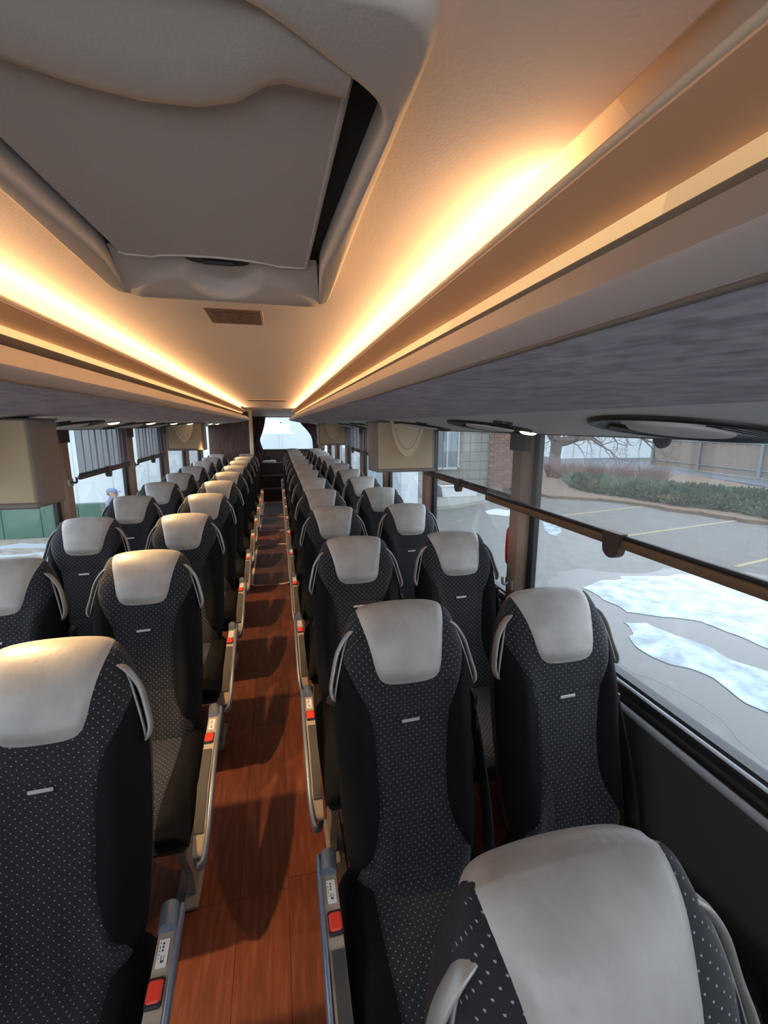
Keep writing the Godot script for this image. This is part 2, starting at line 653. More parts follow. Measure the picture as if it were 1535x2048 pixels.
# both side walls, floor, roof
func build_shell() -> void:
	var base := struct("floor", one_box(Vector3(MID, -0.045, -4.7), Vector3(2.46, 0.07, 13.4), 0.0), M["floor_base"])
	# aisle and foot-well covering: strips of wood-pattern vinyl
	var r := RandomNumberGenerator.new()
	r.seed = 12
	var meshes := {}
	for i in range(-6, 7):
		var z := 1.4 + r.randf() * 0.8
		var x := MID + i * 0.17
		while z > -10.4:
			var ln: float = [0.75, 0.95, 1.15][r.randi() % 3]
			if not meshes.has(ln):
				meshes[ln] = one_box(Vector3.ZERO, Vector3(0.1692, 0.012, ln - 0.001), 0.0006).mesh()
			var q := obj("plank", meshes[ln], M["floor vinyl %d" % (r.randi() % 4)], base)
			q.position = Vector3(x, -0.006, z - ln * 0.5)
			z -= ln
	for q: Array in [[-4.64, -6.30, "nearest"], [-7.14, -8.26, "middle"], [-8.46, -9.85, "farthest"]]:
		var fh := thing("floor_hatch", "%s dark floor hatch in the aisle with pale rounded rim" % q[2], "hatch", Vector3(-0.115, 0, (q[0] + q[1]) * 0.5), "aisle floor hatches")
		var hl := absf(q[0] - q[1]) * 0.5
		var po := rounded([Vector2(-0.205, -hl), Vector2(0.205, -hl), Vector2(0.205, hl), Vector2(-0.205, hl)], 0.09, 6)
		var pm := MB.new()
		pm.extrude(po, 0.0, 0.006, along_y)
		obj("cover", pm, M["hatch vinyl"], fh)
		var path := []
		for p: Vector2 in po:
			path.append(Vector3(p.x, 0.006, p.y))
		path.append(path[0])
		path.append(path[1])
		var rm := MB.new()
		rm.tube(path, 0.009, 6, 1.7, Vector3(1, 0, 0.001), false)
		obj("rim", rm, M["hatch_rim"], fh)
	for s: float in [-1.0, 1.0]:
		var x := WALL_R if s > 0 else WALL_L
		var side := "right" if s > 0 else "left"
		var w := MB.new()
		w.box(Vector3(x + s * 0.05, 0.33, -4.65), Vector3(0.07, 0.9, 13.3), 0.0)
		w.box(Vector3(x + s * 0.06, 1.87, -4.65), Vector3(0.09, 0.52, 13.3), 0.0)
		var wl := struct("wall_" + side, w, M["wall_panel"])
		# lower lining with its moulded ridge
		var pf := PackedVector2Array([Vector2(0.012, 0.0), Vector2(-0.03, 0.0), Vector2(-0.03, 0.42), Vector2(-0.012, 0.5), Vector2(-0.012, 0.66), Vector2(-0.02, 0.735), Vector2(0.012, 0.735)])
		var lin := MB.new()
		lin.extrude(PackedVector2Array(Array(pf).map(func(q: Vector2) -> Vector2: return Vector2(x + s * q.x, q.y))), 1.95, BACK, along_z, 30.0)
		obj("lining", lin, M["wall_panel"], wl)
		var bt := MB.new()
		bt.tube([Vector3(x - s * 0.022, 0.742, 1.95), Vector3(x - s * 0.022, 0.742, BACK)], 0.012, 10)
		struct("trim_1" if s > 0 else "trim_2", bt, M["belt_trim"])
		# seat rail along the aisle
		var rl := MB.new()
		rl.box(Vector3(MID + s * 0.285, 0.006, -4.6), Vector3(0.034, 0.014, 11.2), 0.003)
		struct("trim_3" if s > 0 else "trim_4", rl, M["steel"])
	var roof := one_box(Vector3(MID, 2.16, -4.65), Vector3(2.62, 0.06, 13.3), 0.0)
	struct("ceiling", roof, M["duct_cream"])
	struct("added_light_baffle", one_box(Vector3(MID, 0.6, 1.1), Vector3(2.38, 1.2, 0.05), 0.01), M["wall_panel"])  # added panel out of view, keeps windscreen light off the aisle floor
	# front bulkhead with the windscreen opening, behind the camera
	var f := MB.new()
	f.box(Vector3(MID, 0.35, 2.0), Vector3(2.5, 0.9, 0.08), 0.0)
	f.box(Vector3(MID, 2.05, 2.0), Vector3(2.5, 0.25, 0.08), 0.0)
	f.box(Vector3(MID - 1.2, 1.35, 2.0), Vector3(0.12, 1.2, 0.08), 0.0)
	f.box(Vector3(MID + 1.2, 1.35, 2.0), Vector3(0.12, 1.2, 0.08), 0.0)
	struct("wall_front", f, M["wall_panel"])
	var shine := AreaLight3D.new()
	shine.name = "windscreen_daylight"
	shine.area_size = Vector2(2.2, 1.05)
	shine.light_color = rgb(232, 240, 255)
	shine.light_energy = FRONT_DAY
	shine.area_range = 30.0
	shine.area_attenuation = 2.0
	shine.shadow_enabled = true
	shine.position = Vector3(MID, 1.36, 1.94)
	add_child(shine)
	struct("window_front", one_box(Vector3(MID, 1.36, 2.0), Vector3(2.3, 1.13, 0.008), 0.0), M["window glass"])


const BAY := 1.345
const PILLAR0 := -1.87

func build_windows() -> void:
	var n := 0
	for s: float in [1.0, -1.0]:
		var x := WALL_R if s > 0 else WALL_L
		var last := 6 if s > 0 else 5
		var z_end := PILLAR0 - BAY * last
		for k in range(-3, last + 1):
			var zc := PILLAR0 - BAY * k
			var p := MB.new()
			# trimmed pillar with a chamfered inner face
			var pf := [Vector2(zc - 0.075, 0.06), Vector2(zc - 0.075, 0.0), Vector2(zc - 0.05, -0.022), Vector2(zc + 0.03, -0.022), Vector2(zc + 0.055, 0.0), Vector2(zc + 0.055, 0.06)]
			var low := 0.80
			var hi := 1.62
			p.extrude(PackedVector2Array(pf.map(func(q: Vector2) -> Vector2: return Vector2(x + s * q.y, q.x))), low, hi, along_y, 20.0)
			n += 1
			var pn := struct("pillar_%s_%d" % ["right" if s > 0 else "left", k + 4], p, M["pillar_trim"])
			var cap := MB.new()
			cap.box(Vector3(x - s * 0.012, 1.58, zc - 0.01), Vector3(0.03, 0.09, 0.14), 0.004)
			obj("pillar_cap", cap, M["pillar_cap"], pn)
			if k == last:
				continue
			# the pane between this pillar and the next, in black rubber
			var z0 := zc - 0.075
			var z1 := zc - BAY + 0.055
			var win := Node3D.new()
			win.name = "window_%d" % ((k + 4) if s > 0 else (k + 20))
			add_child(win)
			win.set_meta("kind", "structure")
			win.position = Vector3(x + s * 0.045, 0.78, (z0 + z1) * 0.5)
			var wd := z0 - z1
			obj("pane", one_box(Vector3(0, 0.43, 0), Vector3(0.006, 0.85, wd), 0.0), M["window glass"], win)
			var fr := MB.new()
			for e: float in [-1.0, 1.0]:
				fr.box(Vector3(-s * 0.012, 0.43, e * (wd * 0.5 - 0.021)), Vector3(0.03, 0.84, 0.042), 0.005)
			fr.box(Vector3(-s * 0.012, 0.018, 0), Vector3(0.05, 0.036, wd), 0.006)
			fr.box(Vector3(-s * 0.03, 0.0, 0), Vector3(0.03, 0.03, wd), 0.006)
			obj("rubber_seal", fr, M["rubber"], win)
			var gk := MB.new()
			gk.tube([Vector3(-s * 0.04, 0.022, -wd * 0.5), Vector3(-s * 0.04, 0.022, wd * 0.5)], 0.006, 8)
			obj("bright_strip", gk, M["white_gasket"], win)


# polygon in (distance from the centre line, height over the eye)
func side_outline(s: float, pts: Array) -> PackedVector2Array:
	return PackedVector2Array(pts.map(func(q: Vector2) -> Vector2: return Vector2(MID + s * q.x, EYE + q.y)))


func build_ceiling_and_racks() -> void:
	var cp := MB.new()
	cp.extrude(side_outline(1.0, [Vector2(-0.446, 0.3125), Vector2(-0.44, 0.3095), Vector2(0.44, 0.3095), Vector2(0.446, 0.3125), Vector2(0.446, 0.335), Vector2(-0.446, 0.335)]), 1.9, -9.1, along_z, 20.0)
	struct("ceiling_panel", cp, M["ceiling vinyl"])
	for s: float in [1.0, -1.0]:
		var side := "right" if s > 0 else "left"
		var z1 := -9.1 if s > 0 else -8.75
		# duct with the light trough
		var d := MB.new()
		d.extrude(side_outline(s, [Vector2(0.408, 0.246), Vector2(0.41, 0.239), Vector2(0.416, 0.2375), Vector2(0.475, 0.216), Vector2(0.56, 0.219), Vector2(0.56, 0.42), Vector2(0.496, 0.42), Vector2(0.496, 0.275), Vector2(0.48, 0.259), Vector2(0.418, 0.253), Vector2(0.410, 0.252)]), 1.9, z1, along_z, 25.0)
		var dn := struct("duct_" + side, d, M["duct_brown"])
		var rim := MB.new()
		rim.tube([Vector3(MID + s * 0.411, EYE + 0.246, 1.9), Vector3(MID + s * 0.411, EYE + 0.246, z1)], 0.0055, 8)
		obj("lip", rim, M["duct_cream"], dn)
		# the diffuser of the cove light, lit from the first row on
		var lit := []
		for q: Vector2 in [Vector2(0.449, 0.338), Vector2(0.468, 0.332), Vector2(0.484, 0.318), Vector2(0.492, 0.298), Vector2(0.490, 0.276), Vector2(0.478, 0.262)]:
			lit.append(q)
		var rows := []
		var rows2 := []
		for q: Vector2 in lit:
			var a := PackedVector3Array()
			var b := PackedVector3Array()
			for k in 9:
				a.append(Vector3(MID + s * q.x, EYE + q.y, lerpf(-0.47, z1 + 0.06, k / 8.0)))
			for k in 2:
				b.append(Vector3(MID + s * q.x, EYE + q.y, lerpf(1.9, -0.47, k)))
			rows.append(a)
			rows2.append(b)
		var gm := MB.new()
		gm.grid(rows, Vector3(MID + s * 0.6, EYE + 0.4, -4.5))
		tag(obj("cove_light", gm, M["cove light diffuser"]), "long glowing warm light strip in the %s ceiling cove" % side, "light", "cove light strips")
		var um := MB.new()
		um.grid(rows2, Vector3(MID + s * 0.6, EYE + 0.4, 0.7))
		struct("cove_" + side, um, M["duct_cream"])

		# luggage rack
		var rk := thing("luggage_rack", "long overhead luggage rack with felt underside above the %s hand seats" % side, "luggage rack", Vector3.ZERO, "luggage racks")
		# opening behind the fascia: band with painted glow, dimmer towards the camera, and inner lid
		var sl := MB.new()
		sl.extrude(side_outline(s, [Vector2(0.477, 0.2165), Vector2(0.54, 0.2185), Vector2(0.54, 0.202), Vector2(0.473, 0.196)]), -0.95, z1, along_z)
		obj("painted_glow_band", sl, M["painted glow far"], rk)
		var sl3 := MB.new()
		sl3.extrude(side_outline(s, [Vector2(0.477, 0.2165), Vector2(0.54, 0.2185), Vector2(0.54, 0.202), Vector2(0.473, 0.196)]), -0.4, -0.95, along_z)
		obj("painted_glow_band", sl3, M["painted glow middle"], rk)
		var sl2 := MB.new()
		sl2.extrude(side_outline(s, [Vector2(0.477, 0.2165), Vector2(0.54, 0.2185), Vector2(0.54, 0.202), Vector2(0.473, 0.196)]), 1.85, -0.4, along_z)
		obj("dim_glow_band", sl2, M["painted glow near"], rk)
		var lid := MB.new()
		lid.extrude(side_outline(s, [Vector2(0.474, 0.196), Vector2(0.62, 0.158), Vector2(1.19, 0.16), Vector2(1.19, 0.2), Vector2(0.72, 0.2), Vector2(0.54, 0.205)]), 1.85, z1, along_z)
		obj("lid", lid, M["duct_cream"], rk)
		# fascia in lengths with joints
		var cuts := [1.85, -0.12, -2.75, -5.4, z1]
		for k in 4:
			var fa := MB.new()
			var out := [Vector2(0.405, 0.152), Vector2(0.360, 0.110), Vector2(0.356, 0.1065), Vector2(0.354, 0.1045), Vector2(0.3545, 0.1025), Vector2(0.3565, 0.099), Vector2(0.368, 0.082), Vector2(0.372, 0.0795), Vector2(0.40, 0.084), Vector2(0.425, 0.12), Vector2(0.412, 0.151)]
			fa.extrude(side_outline(s, out), cuts[k] - 0.001, cuts[k + 1] + 0.001, along_z, 35.0)
			if k == 3:  # rounded tip
				var tip := []
				for j in 5:
					var row := PackedVector3Array()
					var u := j / 4.0
					for q: Vector2 in out:
						var cq := Vector2(0.395, 0.105).lerp(q, sqrt(1.0 - u * u))
						row.append(Vector3(MID + s * cq.x, EYE + cq.y, z1 + 0.001 - 0.03 * u))
					row.append(row[0])
					tip.append(row)
				fa.grid(tip, Vector3(MID + s * 0.395, EYE + 0.105, z1 + 0.01))
			obj("fascia", fa, M["fascia grey"], rk)
		var fe := MB.new()
		var under := []
		var top := []
		for k in 9:
			var u := k / 8.0
			under.append(Vector2(lerpf(0.366, 0.712, u), lerpf(0.0775, 0.030, u) - 0.010 * sin(PI * u)))
			top.append(Vector2(lerpf(0.712, 0.372, u), lerpf(0.075, 0.086, u)))
		fe.extrude(side_outline(s, under + top), 1.85, z1, along_z, 30.0)
		obj("felt_underside", fe, M["rack felt"], rk)
		var ed := MB.new()
		ed.tube([Vector3(MID + s * 0.367, EYE + 0.0775, 1.85), Vector3(MID + s * 0.367, EYE + 0.0775, z1)], 0.0028, 6)
		obj("edge_piping", ed, M["leather_piping"], rk)
		var pp := MB.new()
		pp.extrude(side_outline(s, [Vector2(0.714, 0.0295), Vector2(1.125, -0.033), Vector2(1.14, -0.034), Vector2(1.15, -0.026), Vector2(1.195, -0.01), Vector2(1.195, 0.09), Vector2(0.714, 0.075)]), 1.85, z1, along_z, 35.0)
		obj("service_panel", pp, M["service panel grey"], rk)
		# end caps of the rack body
		var bx := MB.new()
		bx.extrude(side_outline(s, [Vector2(0.42, 0.09), Vector2(1.19, 0.09), Vector2(1.19, 0.16), Vector2(0.62, 0.156), Vector2(0.56, 0.172), Vector2(0.43, 0.15)]), z1 + 0.005, z1 + 0.02, along_z)
		obj("end_cap", bx, M["fascia grey"], rk)


# grey hatch console on the ceiling
func build_console() -> void:
	var c := thing("ceiling_hatch", "large grey ceiling hatch console with recessed lid and black latch", "hatch", Vector3(-0.095, EYE + 0.31, -0.62))
	var o := Vector3(0.095, -EYE - 0.31, 0.62)
	var Y := func(y: float) -> float: return EYE + y
	# rim: outer outline at the ceiling, bottom outline, inner outline, recess wall
	var outer := [Vector2(-0.318, -1.138), Vector2(0.130, -1.138), Vector2(0.130, -0.335), Vector2(-0.318, -0.335)]
	var inner := [Vector2(-0.262, -0.885), Vector2(-0.292, -1.112), Vector2(0.106, -1.112), Vector2(0.088, -0.885), Vector2(0.110, -0.447), Vector2(-0.012, -0.362), Vector2(-0.18, -0.35), Vector2(-0.29, -0.41)]
	var ring := func(pts: Array, rad: float, grow: float, count: int) -> PackedVector2Array:
		var rd := rounded(pts, rad, 6)
		var ctr := Vector2(-0.09, -0.66)
		var res := PackedVector2Array()
		for k in count:      # the same angles on each ring so that rings can be joined
			var an := TAU * k / count
			var dir := Vector2(cos(an), sin(an))
			var best := 0.0
			for i in rd.size():
				var hit: Variant = Geometry2D.segment_intersects_segment(ctr, ctr + dir * 3.0, rd[i], rd[(i + 1) % rd.size()])
				if hit != null:
					best = maxf(best, ctr.distance_to(hit))
			res.append(ctr + dir * (best + grow))
		return res
	var N := 220
	var ro: PackedVector2Array = ring.call(outer, 0.045, 0.0, N)
	var rows := []
	var steps := [[ro, 0.0, 0.3105], [ro, -0.001, 0.292], [ro, -0.003, 0.284], [ro, -0.005, 0.279], [ro, -0.010, 0.2735], [ro, -0.017, 0.271]]
	var ri: PackedVector2Array = ring.call(inner, 0.035, 0.0, N)
	steps += [[ri, 0.012, 0.270], [ri, 0.006, 0.271], [ri, 0.002, 0.274], [ri, 0.0, 0.279], [ri, 0.0, 0.305]]
	for st: Array in steps:
		var row := PackedVector3Array()
		for k in N + 1:
			var q: Vector2 = st[0][k % N]
			var ctr := Vector2(-0.09, -0.66)
			q += (q - ctr).normalized() * float(st[1])
			# behind the opening the rim dips towards the lid: a sloping apron with a scoop
			row.append(Vector3(q.x, EYE + float(st[2]), q.y) + o)
		rows.append(row)
	var rim := MB.new()
	rim.grid(rows, Vector3(-0.2, EYE + 0.6, -0.62) + o)
	obj("rim", rim, M["console grey"], c)
	# back plate that closes the recess
	obj("recess", one_box(Vector3(-0.09, EYE + 0.3065, -0.64) + o, Vector3(0.42, 0.004, 0.62), 0.0), M["console_dark"], c)
	# lid
	var lp := rounded([Vector2(-0.246, -0.925), Vector2(-0.195, -0.929), Vector2(-0.185, -0.918), Vector2(-0.14, -0.909), Vector2(-0.09, -0.906), Vector2(-0.045, -0.909), Vector2(0.0, -0.921), Vector2(0.012, -0.929), Vector2(0.066, -0.929), Vector2(0.074, -0.36), Vector2(-0.29, -0.36), Vector2(-0.262, -0.6)], 0.008, 3)
	var lid := MB.new()
	lid.extrude(lp, EYE + 0.288, EYE + 0.304, func(q: Vector2, w: float) -> Vector3: return Vector3(q.x, w, q.y) + o, 40.0)
	var lo := obj("lid", lid, M["console grey"], c)
	# rolled edge of the lid
	var path := []
	for q: Vector2 in lp:
		if q.y < -0.9 or q.x > 0.05:
			path.append(Vector3(q.x, EYE + 0.289, q.y) + o)
	var le := MB.new()
	le.tube(path, 0.0035, 6)
	obj("lid_edge", le, M["console grey"], lo)
	# the dished swelling at the near end of the lid
	var sw := []
	var arc := [Vector2(-0.36, -0.385), Vector2(-0.27, -0.430), Vector2(-0.20, -0.468), Vector2(-0.15, -0.486), Vector2(-0.10, -0.495), Vector2(-0.055, -0.492), Vector2(-0.022, -0.478), Vector2(0.004, -0.452), Vector2(0.018, -0.446), Vector2(0.070, -0.452)]
	for j in 8:
		var u: float = [0.0, 0.025, 0.06, 0.14, 0.3, 0.5, 0.75, 1.0][j]
		var row := PackedVector3Array()
		for q: Vector2 in arc:
			var hgt := 0.2875 - (0.0 if j == 0 else 0.012 * minf(1.0, u * 20.0)) + 0.014 * maxf(0.0, u - 0.3) - 0.004 * sin(PI * u)
			row.append(Vector3(q.x, EYE + hgt, q.y + 0.135 * u) + o)
		sw.append(row)
	var swm := MB.new()
	swm.grid(sw, Vector3(-0.15, EYE + 0.5, -0.4) + o)
	obj("swelling", swm, M["console grey"], lo)
	# apron between lid and rear edge, with the finger scoop
	var ap := []
	for j in 15:
		var v := j / 14.0
		var row := PackedVector3Array()
		for i in 41:
			var u := i / 40.0
			var x := lerpf(lerpf(-0.262, -0.296, v), lerpf(0.084, 0.108, v), u)
			var z := lerpf(-0.905, -1.112, v)
			var y := lerpf(0.296, 0.2705, smoothstep(0.0, 1.0, v))
			var dc := Vector2(x + 0.088, (z + 0.915) * 0.48)
			var rr := dc.length()
			var sc := smoothstep(0.082, 0.066, rr)
			y = lerpf(y, 0.304 - 0.014 * v, sc * 0.95)
			# raised arc that frames the scoop
			var ridge := Vector2((x + 0.088) / 0.185, (z + 1.115) / 0.135)
			y -= 0.006 * smoothstep(1.06, 0.98, ridge.length()) * (1.0 - sc)
			row.append(Vector3(x, EYE + y, z) + o)
		ap.append(row)
	var am := MB.new()
	am.grid(ap, Vector3(-0.1, EYE + 0.8, -1.0) + o)
	obj("apron", am, M["console grey"], c)
	# black latch
	var lt := MB.new()
	lt.extrude(rounded([Vector2(-0.152, -0.918), Vector2(-0.03, -0.918), Vector2(-0.038, -0.952), Vector2(-0.06, -0.962), Vector2(-0.12, -0.962), Vector2(-0.142, -0.952)], 0.012, 4), EYE + 0.293, EYE + 0.302, func(q: Vector2, w: float) -> Vector3: return Vector3(q.x, w, q.y) + o, 40.0)
	var ltn := obj("latch", lt, M["black"], c)
	obj("latch_bar", one_box(Vector3(-0.09, EYE + 0.291, -0.945) + o, Vector3(0.055, 0.006, 0.012), 0.002), M["arm_pad"], ltn)
	# brown notice sticker behind the hatch
	var sg := thing("notice_plate", "small brown notice plate on the ceiling behind the hatch", "sign", Vector3(-0.102, EYE + 0.307, -1.455))
	obj("plate", one_box(Vector3.ZERO, Vector3(0.148, 0.004, 0.182), 0.0015), M["sign_brown"], sg)
	obj("frame", one_box(Vector3(0, 0.0012, 0), Vector3(0.156, 0.003, 0.19), 0.001), M["sign_rim"], sg)
	for k in 4:
		for j in 4:
			obj("print", one_box(Vector3(-0.048 + j * 0.03 + 0.004 * (k % 2), -0.0023, 0.055 - 0.037 * k), Vector3(0.024 - 0.004 * ((j + k) % 3), 0.0008, 0.008), 0.0), M["sign_ink"], sg)
	# air grille and red triangle towards the rear
	var ag := thing("ceiling_vent", "narrow dark slot vent in the ceiling near the rear window", "vent", Vector3(-0.1, EYE + 0.305, -6.1))
	var fr := MB.new()
	for q: Array in [[Vector3(0, 0, 0.115), Vector3(0.5, 0.014, 0.03)], [Vector3(0, 0, -0.115), Vector3(0.5, 0.014, 0.03)], [Vector3(-0.24, 0, 0), Vector3(0.03, 0.014, 0.23)], [Vector3(0.24, 0, 0), Vector3(0.03, 0.014, 0.23)]]:
		fr.box(q[0], q[1], 0.004)
	obj("frame", fr, M["duct_cream"], ag)
	obj("opening", one_box(Vector3(0, 0.003, 0), Vector3(0.46, 0.004, 0.2), 0.0), M["bin_dark"], ag)
	for k in 5:
		obj("slat", one_box(Vector3(0, -0.001, -0.08 + 0.04 * k), Vector3(0.45, 0.004, 0.02), 0.001, Basis(Vector3.RIGHT, 0.6)), M["bin_dark"], ag)
	var tri := MB.new()
	tri.extrude(PackedVector2Array([Vector2(-0.05, 0.0), Vector2(0.05, 0.0), Vector2(0, -0.20)]), 0.0, 0.004, along_y)
	var tn := obj("warning_triangle", tri, M["red_button"])
	tn.position = Vector3(-0.135, EYE + 0.3055, -7.3)
	tag(tn, "tiny red triangle sticker on the ceiling behind the slot vent", "sticker")


func build_rear() -> void:
	# header over the rear seats, rear wall and window
	var h := MB.new()
	h.extrude(PackedVector2Array([Vector2(-9.1, EYE + 0.335), Vector2(-9.1, EYE + 0.308), Vector2(-9.6, EYE + 0.27), Vector2(-11.1, EYE + 0.19), Vector2(BACK, EYE + 0.19), Vector2(BACK, EYE + 0.45), Vector2(-9.1, EYE + 0.45)]), -1.3, 1.08, along_x, 25.0)
	struct("ceiling_rear", h, M["duct_brown"])
	var w := MB.new()
	w.box(Vector3(MID, 0.5, BACK - 0.04), Vector3(2.5, 1.12, 0.08), 0.0)
	w.box(Vector3(MID, 2.0, BACK - 0.04), Vector3(2.5, 0.36, 0.08), 0.0)
	w.box(Vector3(-1.0, 1.45, BACK - 0.04), Vector3(0.7, 0.8, 0.08), 0.0)
	w.box(Vector3(1.05, 1.45, BACK - 0.04), Vector3(0.2, 0.8, 0.08), 0.0)
	struct("wall_rear", w, M["restroom wood"])
	var win := Node3D.new()
	win.name = "window_rear"
	add_child(win)
	win.set_meta("kind", "structure")
	win.position = Vector3(0.15, 1.06, BACK - 0.03)
	obj("pane", one_box(Vector3(0, 0.39, 0), Vector3(1.6, 0.8, 0.006), 0.0), M["window glass"], win)
	var fr := MB.new()
	fr.box(Vector3(0, -0.01, 0.03), Vector3(1.62, 0.035, 0.07), 0.006)
	obj("sill", fr, M["rubber"], win)
	obj("dark_spot", one_box(Vector3(-0.045, 0.64, 0.012), Vector3(0.03, 0.03, 0.004), 0.001), M["black"], win)
	# curtains gathered at both sides
	for s: float in [-1.0, 1.0]:
		var rows := []
		for j in 15:
			var v := j / 14.0
			var y := lerpf(1.83, 0.98 if s < 0 else 1.05, v)
			# edge of the cloth: wide at the top, tied at two thirds, flared below
			var inner: float
			if s < 0:
				inner = tab([[0.0, -0.235], [0.25, -0.275], [0.45, -0.33], [0.64, -0.385], [0.8, -0.35], [1.0, -0.29]], v)
			else:
				inner = tab([[0.0, 0.50], [0.2, 0.58], [0.4, 0.72], [0.6, 0.82], [0.8, 0.845], [1.0, 0.85]], v)
			var outer := -0.66 if s < 0 else 0.99
			var row := PackedVector3Array()
			for i in 37:
				var u := i / 36.0
				row.append(Vector3(lerpf(outer, inner, u), y, BACK + 0.09 + 0.022 * sin(u * TAU * 5.0) * (0.6 + 0.4 * v)))
			rows.append(row)
		var back := []
		for row: PackedVector3Array in rows:
			var b := PackedVector3Array()
			for q: Vector3 in row:
				b.append(q + Vector3(0, 0, -0.004))
			back.append(b)
		var cm := MB.new()
		cm.grid(rows, Vector3(0, 1.4, BACK - 2))
		cm.grid(back, Vector3(0, 1.4, BACK + 2))
		tag(obj("curtain", cm, M["curtain"]), "dark plum curtain tied back at the %s edge of the rear window" % ("left" if s < 0 else "right"), "curtain", "rear window curtains")
	# washroom cabin on the left with its cream corner post
	var cab := MB.new()
	cab.box(Vector3(-0.91, 1.03, -10.3), Vector3(0.78, 2.06, 1.6), 0.01)
	struct("wall_washroom", cab, M["restroom wood"])
	var post := MB.new()
	post.tube([Vector3(-0.49, 0.0, -9.42), Vector3(-0.49, 1.95, -9.42)], 0.034, 14)
	var po := obj("corner_post", post, M["pole_cream"])
	tag(po, "cream upright post at the corner of the dark washroom wall", "post")
	var arm := MB.new()
	arm.tube(curve([Vector3(-0.50, 1.90, -9.42), Vector3(-0.56, 1.93, -9.40), Vector3(-0.66, 1.94, -9.38)], 4), 0.022, 10)
	obj("bracket", arm, M["pole_cream"], po)
	# steps up to the rear bench at the end of the aisle
	for k in 3:
		var st := MB.new()
		var z := -10.15 - 0.3 * k
		st.box(Vector3(-0.12, 0.13 + 0.26 * k, z - 0.15), Vector3(0.5, 0.26, 0.3), 0.008)
		var sn := struct("step_%d" % (k + 1), st, M["step_brown"])
		obj("nosing", one_box(Vector3(-0.12, 0.26 + 0.26 * k, z + 0.002), Vector3(0.46, 0.014, 0.02), 0.004), M["step_edge"], sn)
	var tr := MB.new()
	tr.extrude(rounded([Vector2(-0.35, -10.72), Vector2(-0.04, -10.72), Vector2(-0.04, -10.98), Vector2(-0.24, -11.02)], 0.03, 4), 0.795, 0.83, along_y)
	tag(obj("tray", tr, M["tray_white"]), "white tray lying on the top rear step under the rear window", "tray")
	var scr := MB.new()
	scr.box(Vector3(-0.22, 0.88, -11.05), Vector3(0.16, 0.09, 0.03), 0.008)
	tag(obj("socket_box", scr, M["black"]), "small black box behind the white tray at the rear", "box")


# ---------------------------------------------------------------- seats
const FRONT := [[0.44, 0.190], [0.50, 0.172], [0.60, 0.142], [0.70, 0.112], [0.80, 0.092], [0.90, 0.077], [0.97, 0.068], [1.03, 0.048], [1.06, 0.032], [1.09, 0.012], [1.11, -0.008], [1.122, -0.027], [1.128, -0.043], [1.130, -0.055]]
const REAR := [[0.44, 0.0], [0.6, -0.045], [0.85, -0.10], [0.95, -0.115], [1.05, -0.117], [1.10, -0.103], [1.12, -0.086], [1.128, -0.072], [1.130, -0.0575]]
const HALF := [[0.44, 0.172], [0.5, 0.184], [0.6, 0.192], [0.75, 0.197], [0.85, 0.198], [0.92, 0.195], [0.98, 0.188], [1.03, 0.178], [1.07, 0.165], [1.10, 0.153], [1.12, 0.142], [1.13, 0.132]]
const SEAM := [[0.44, 0.165], [0.50, 0.155], [0.55, 0.125], [0.60, 0.103], [0.66, 0.095], [0.80, 0.102], [0.88, 0.110], [0.93, 0.128], [0.98, 0.155], [1.03, 0.178]]
const PATCH := [[0.960, 0.040], [0.962, 0.053], [0.966, 0.064], [0.972, 0.073], [0.985, 0.084], [1.01, 0.093], [1.04, 0.099], [1.07, 0.106], [1.09, 0.112], [1.11, 0.119], [1.13, 0.126]]


func back_front(x: float, h: float) -> Vector3:
	var f := tab(FRONT, h)
	var b := tab(REAR, h)
	var w := tab(HALF, h)
	var t := clampf(absf(x) / w, 0.0, 1.0)
	var z := b + (f - b) * (0.6 + 0.4 * pow(maxf(0.0, 1.0 - pow(t, 6.0)), 0.55))
	var bulge := 0.034 * smoothstep(0.44, 0.56, h) * (1.0 - smoothstep(0.86, 1.02, h))
	z += bulge * exp(-pow((absf(x) - (w - 0.05)) / 0.035, 2.0))
	var c := tab(SEAM, h) if h < 1.03 else 1.0
	z -= 0.007 * exp(-pow((absf(x) - c) / 0.006, 2.0))
	if absf(x) < c:
		z -= 0.006 * exp(-pow((h - 0.885) / 0.007, 2.0))
		z -= 0.006 * exp(-pow((h - 0.625 - 0.012 * (1.0 - pow(x / 0.1, 2.0))) / 0.007, 2.0))
		if h < 0.615:
			for q: float in [-0.062, 0.038]:
				z -= 0.005 * smoothstep(0.615, 0.57, h) * exp(-pow((x - q * (1.0 + (0.6 - h))) / 0.006, 2.0))
	return Vector3(x, h, z)


func back_rear(x: float, h: float) -> Vector3:
	var f := tab(FRONT, h)
	var b := tab(REAR, h)
	var t := clampf(absf(x) / tab(HALF, h), 0.0, 1.0)
	return Vector3(x, h, b + (f - b) * 0.6 * (1.0 - pow(maxf(0.0, 1.0 - pow(t, 6.0)), 0.55)))


var parts := {}

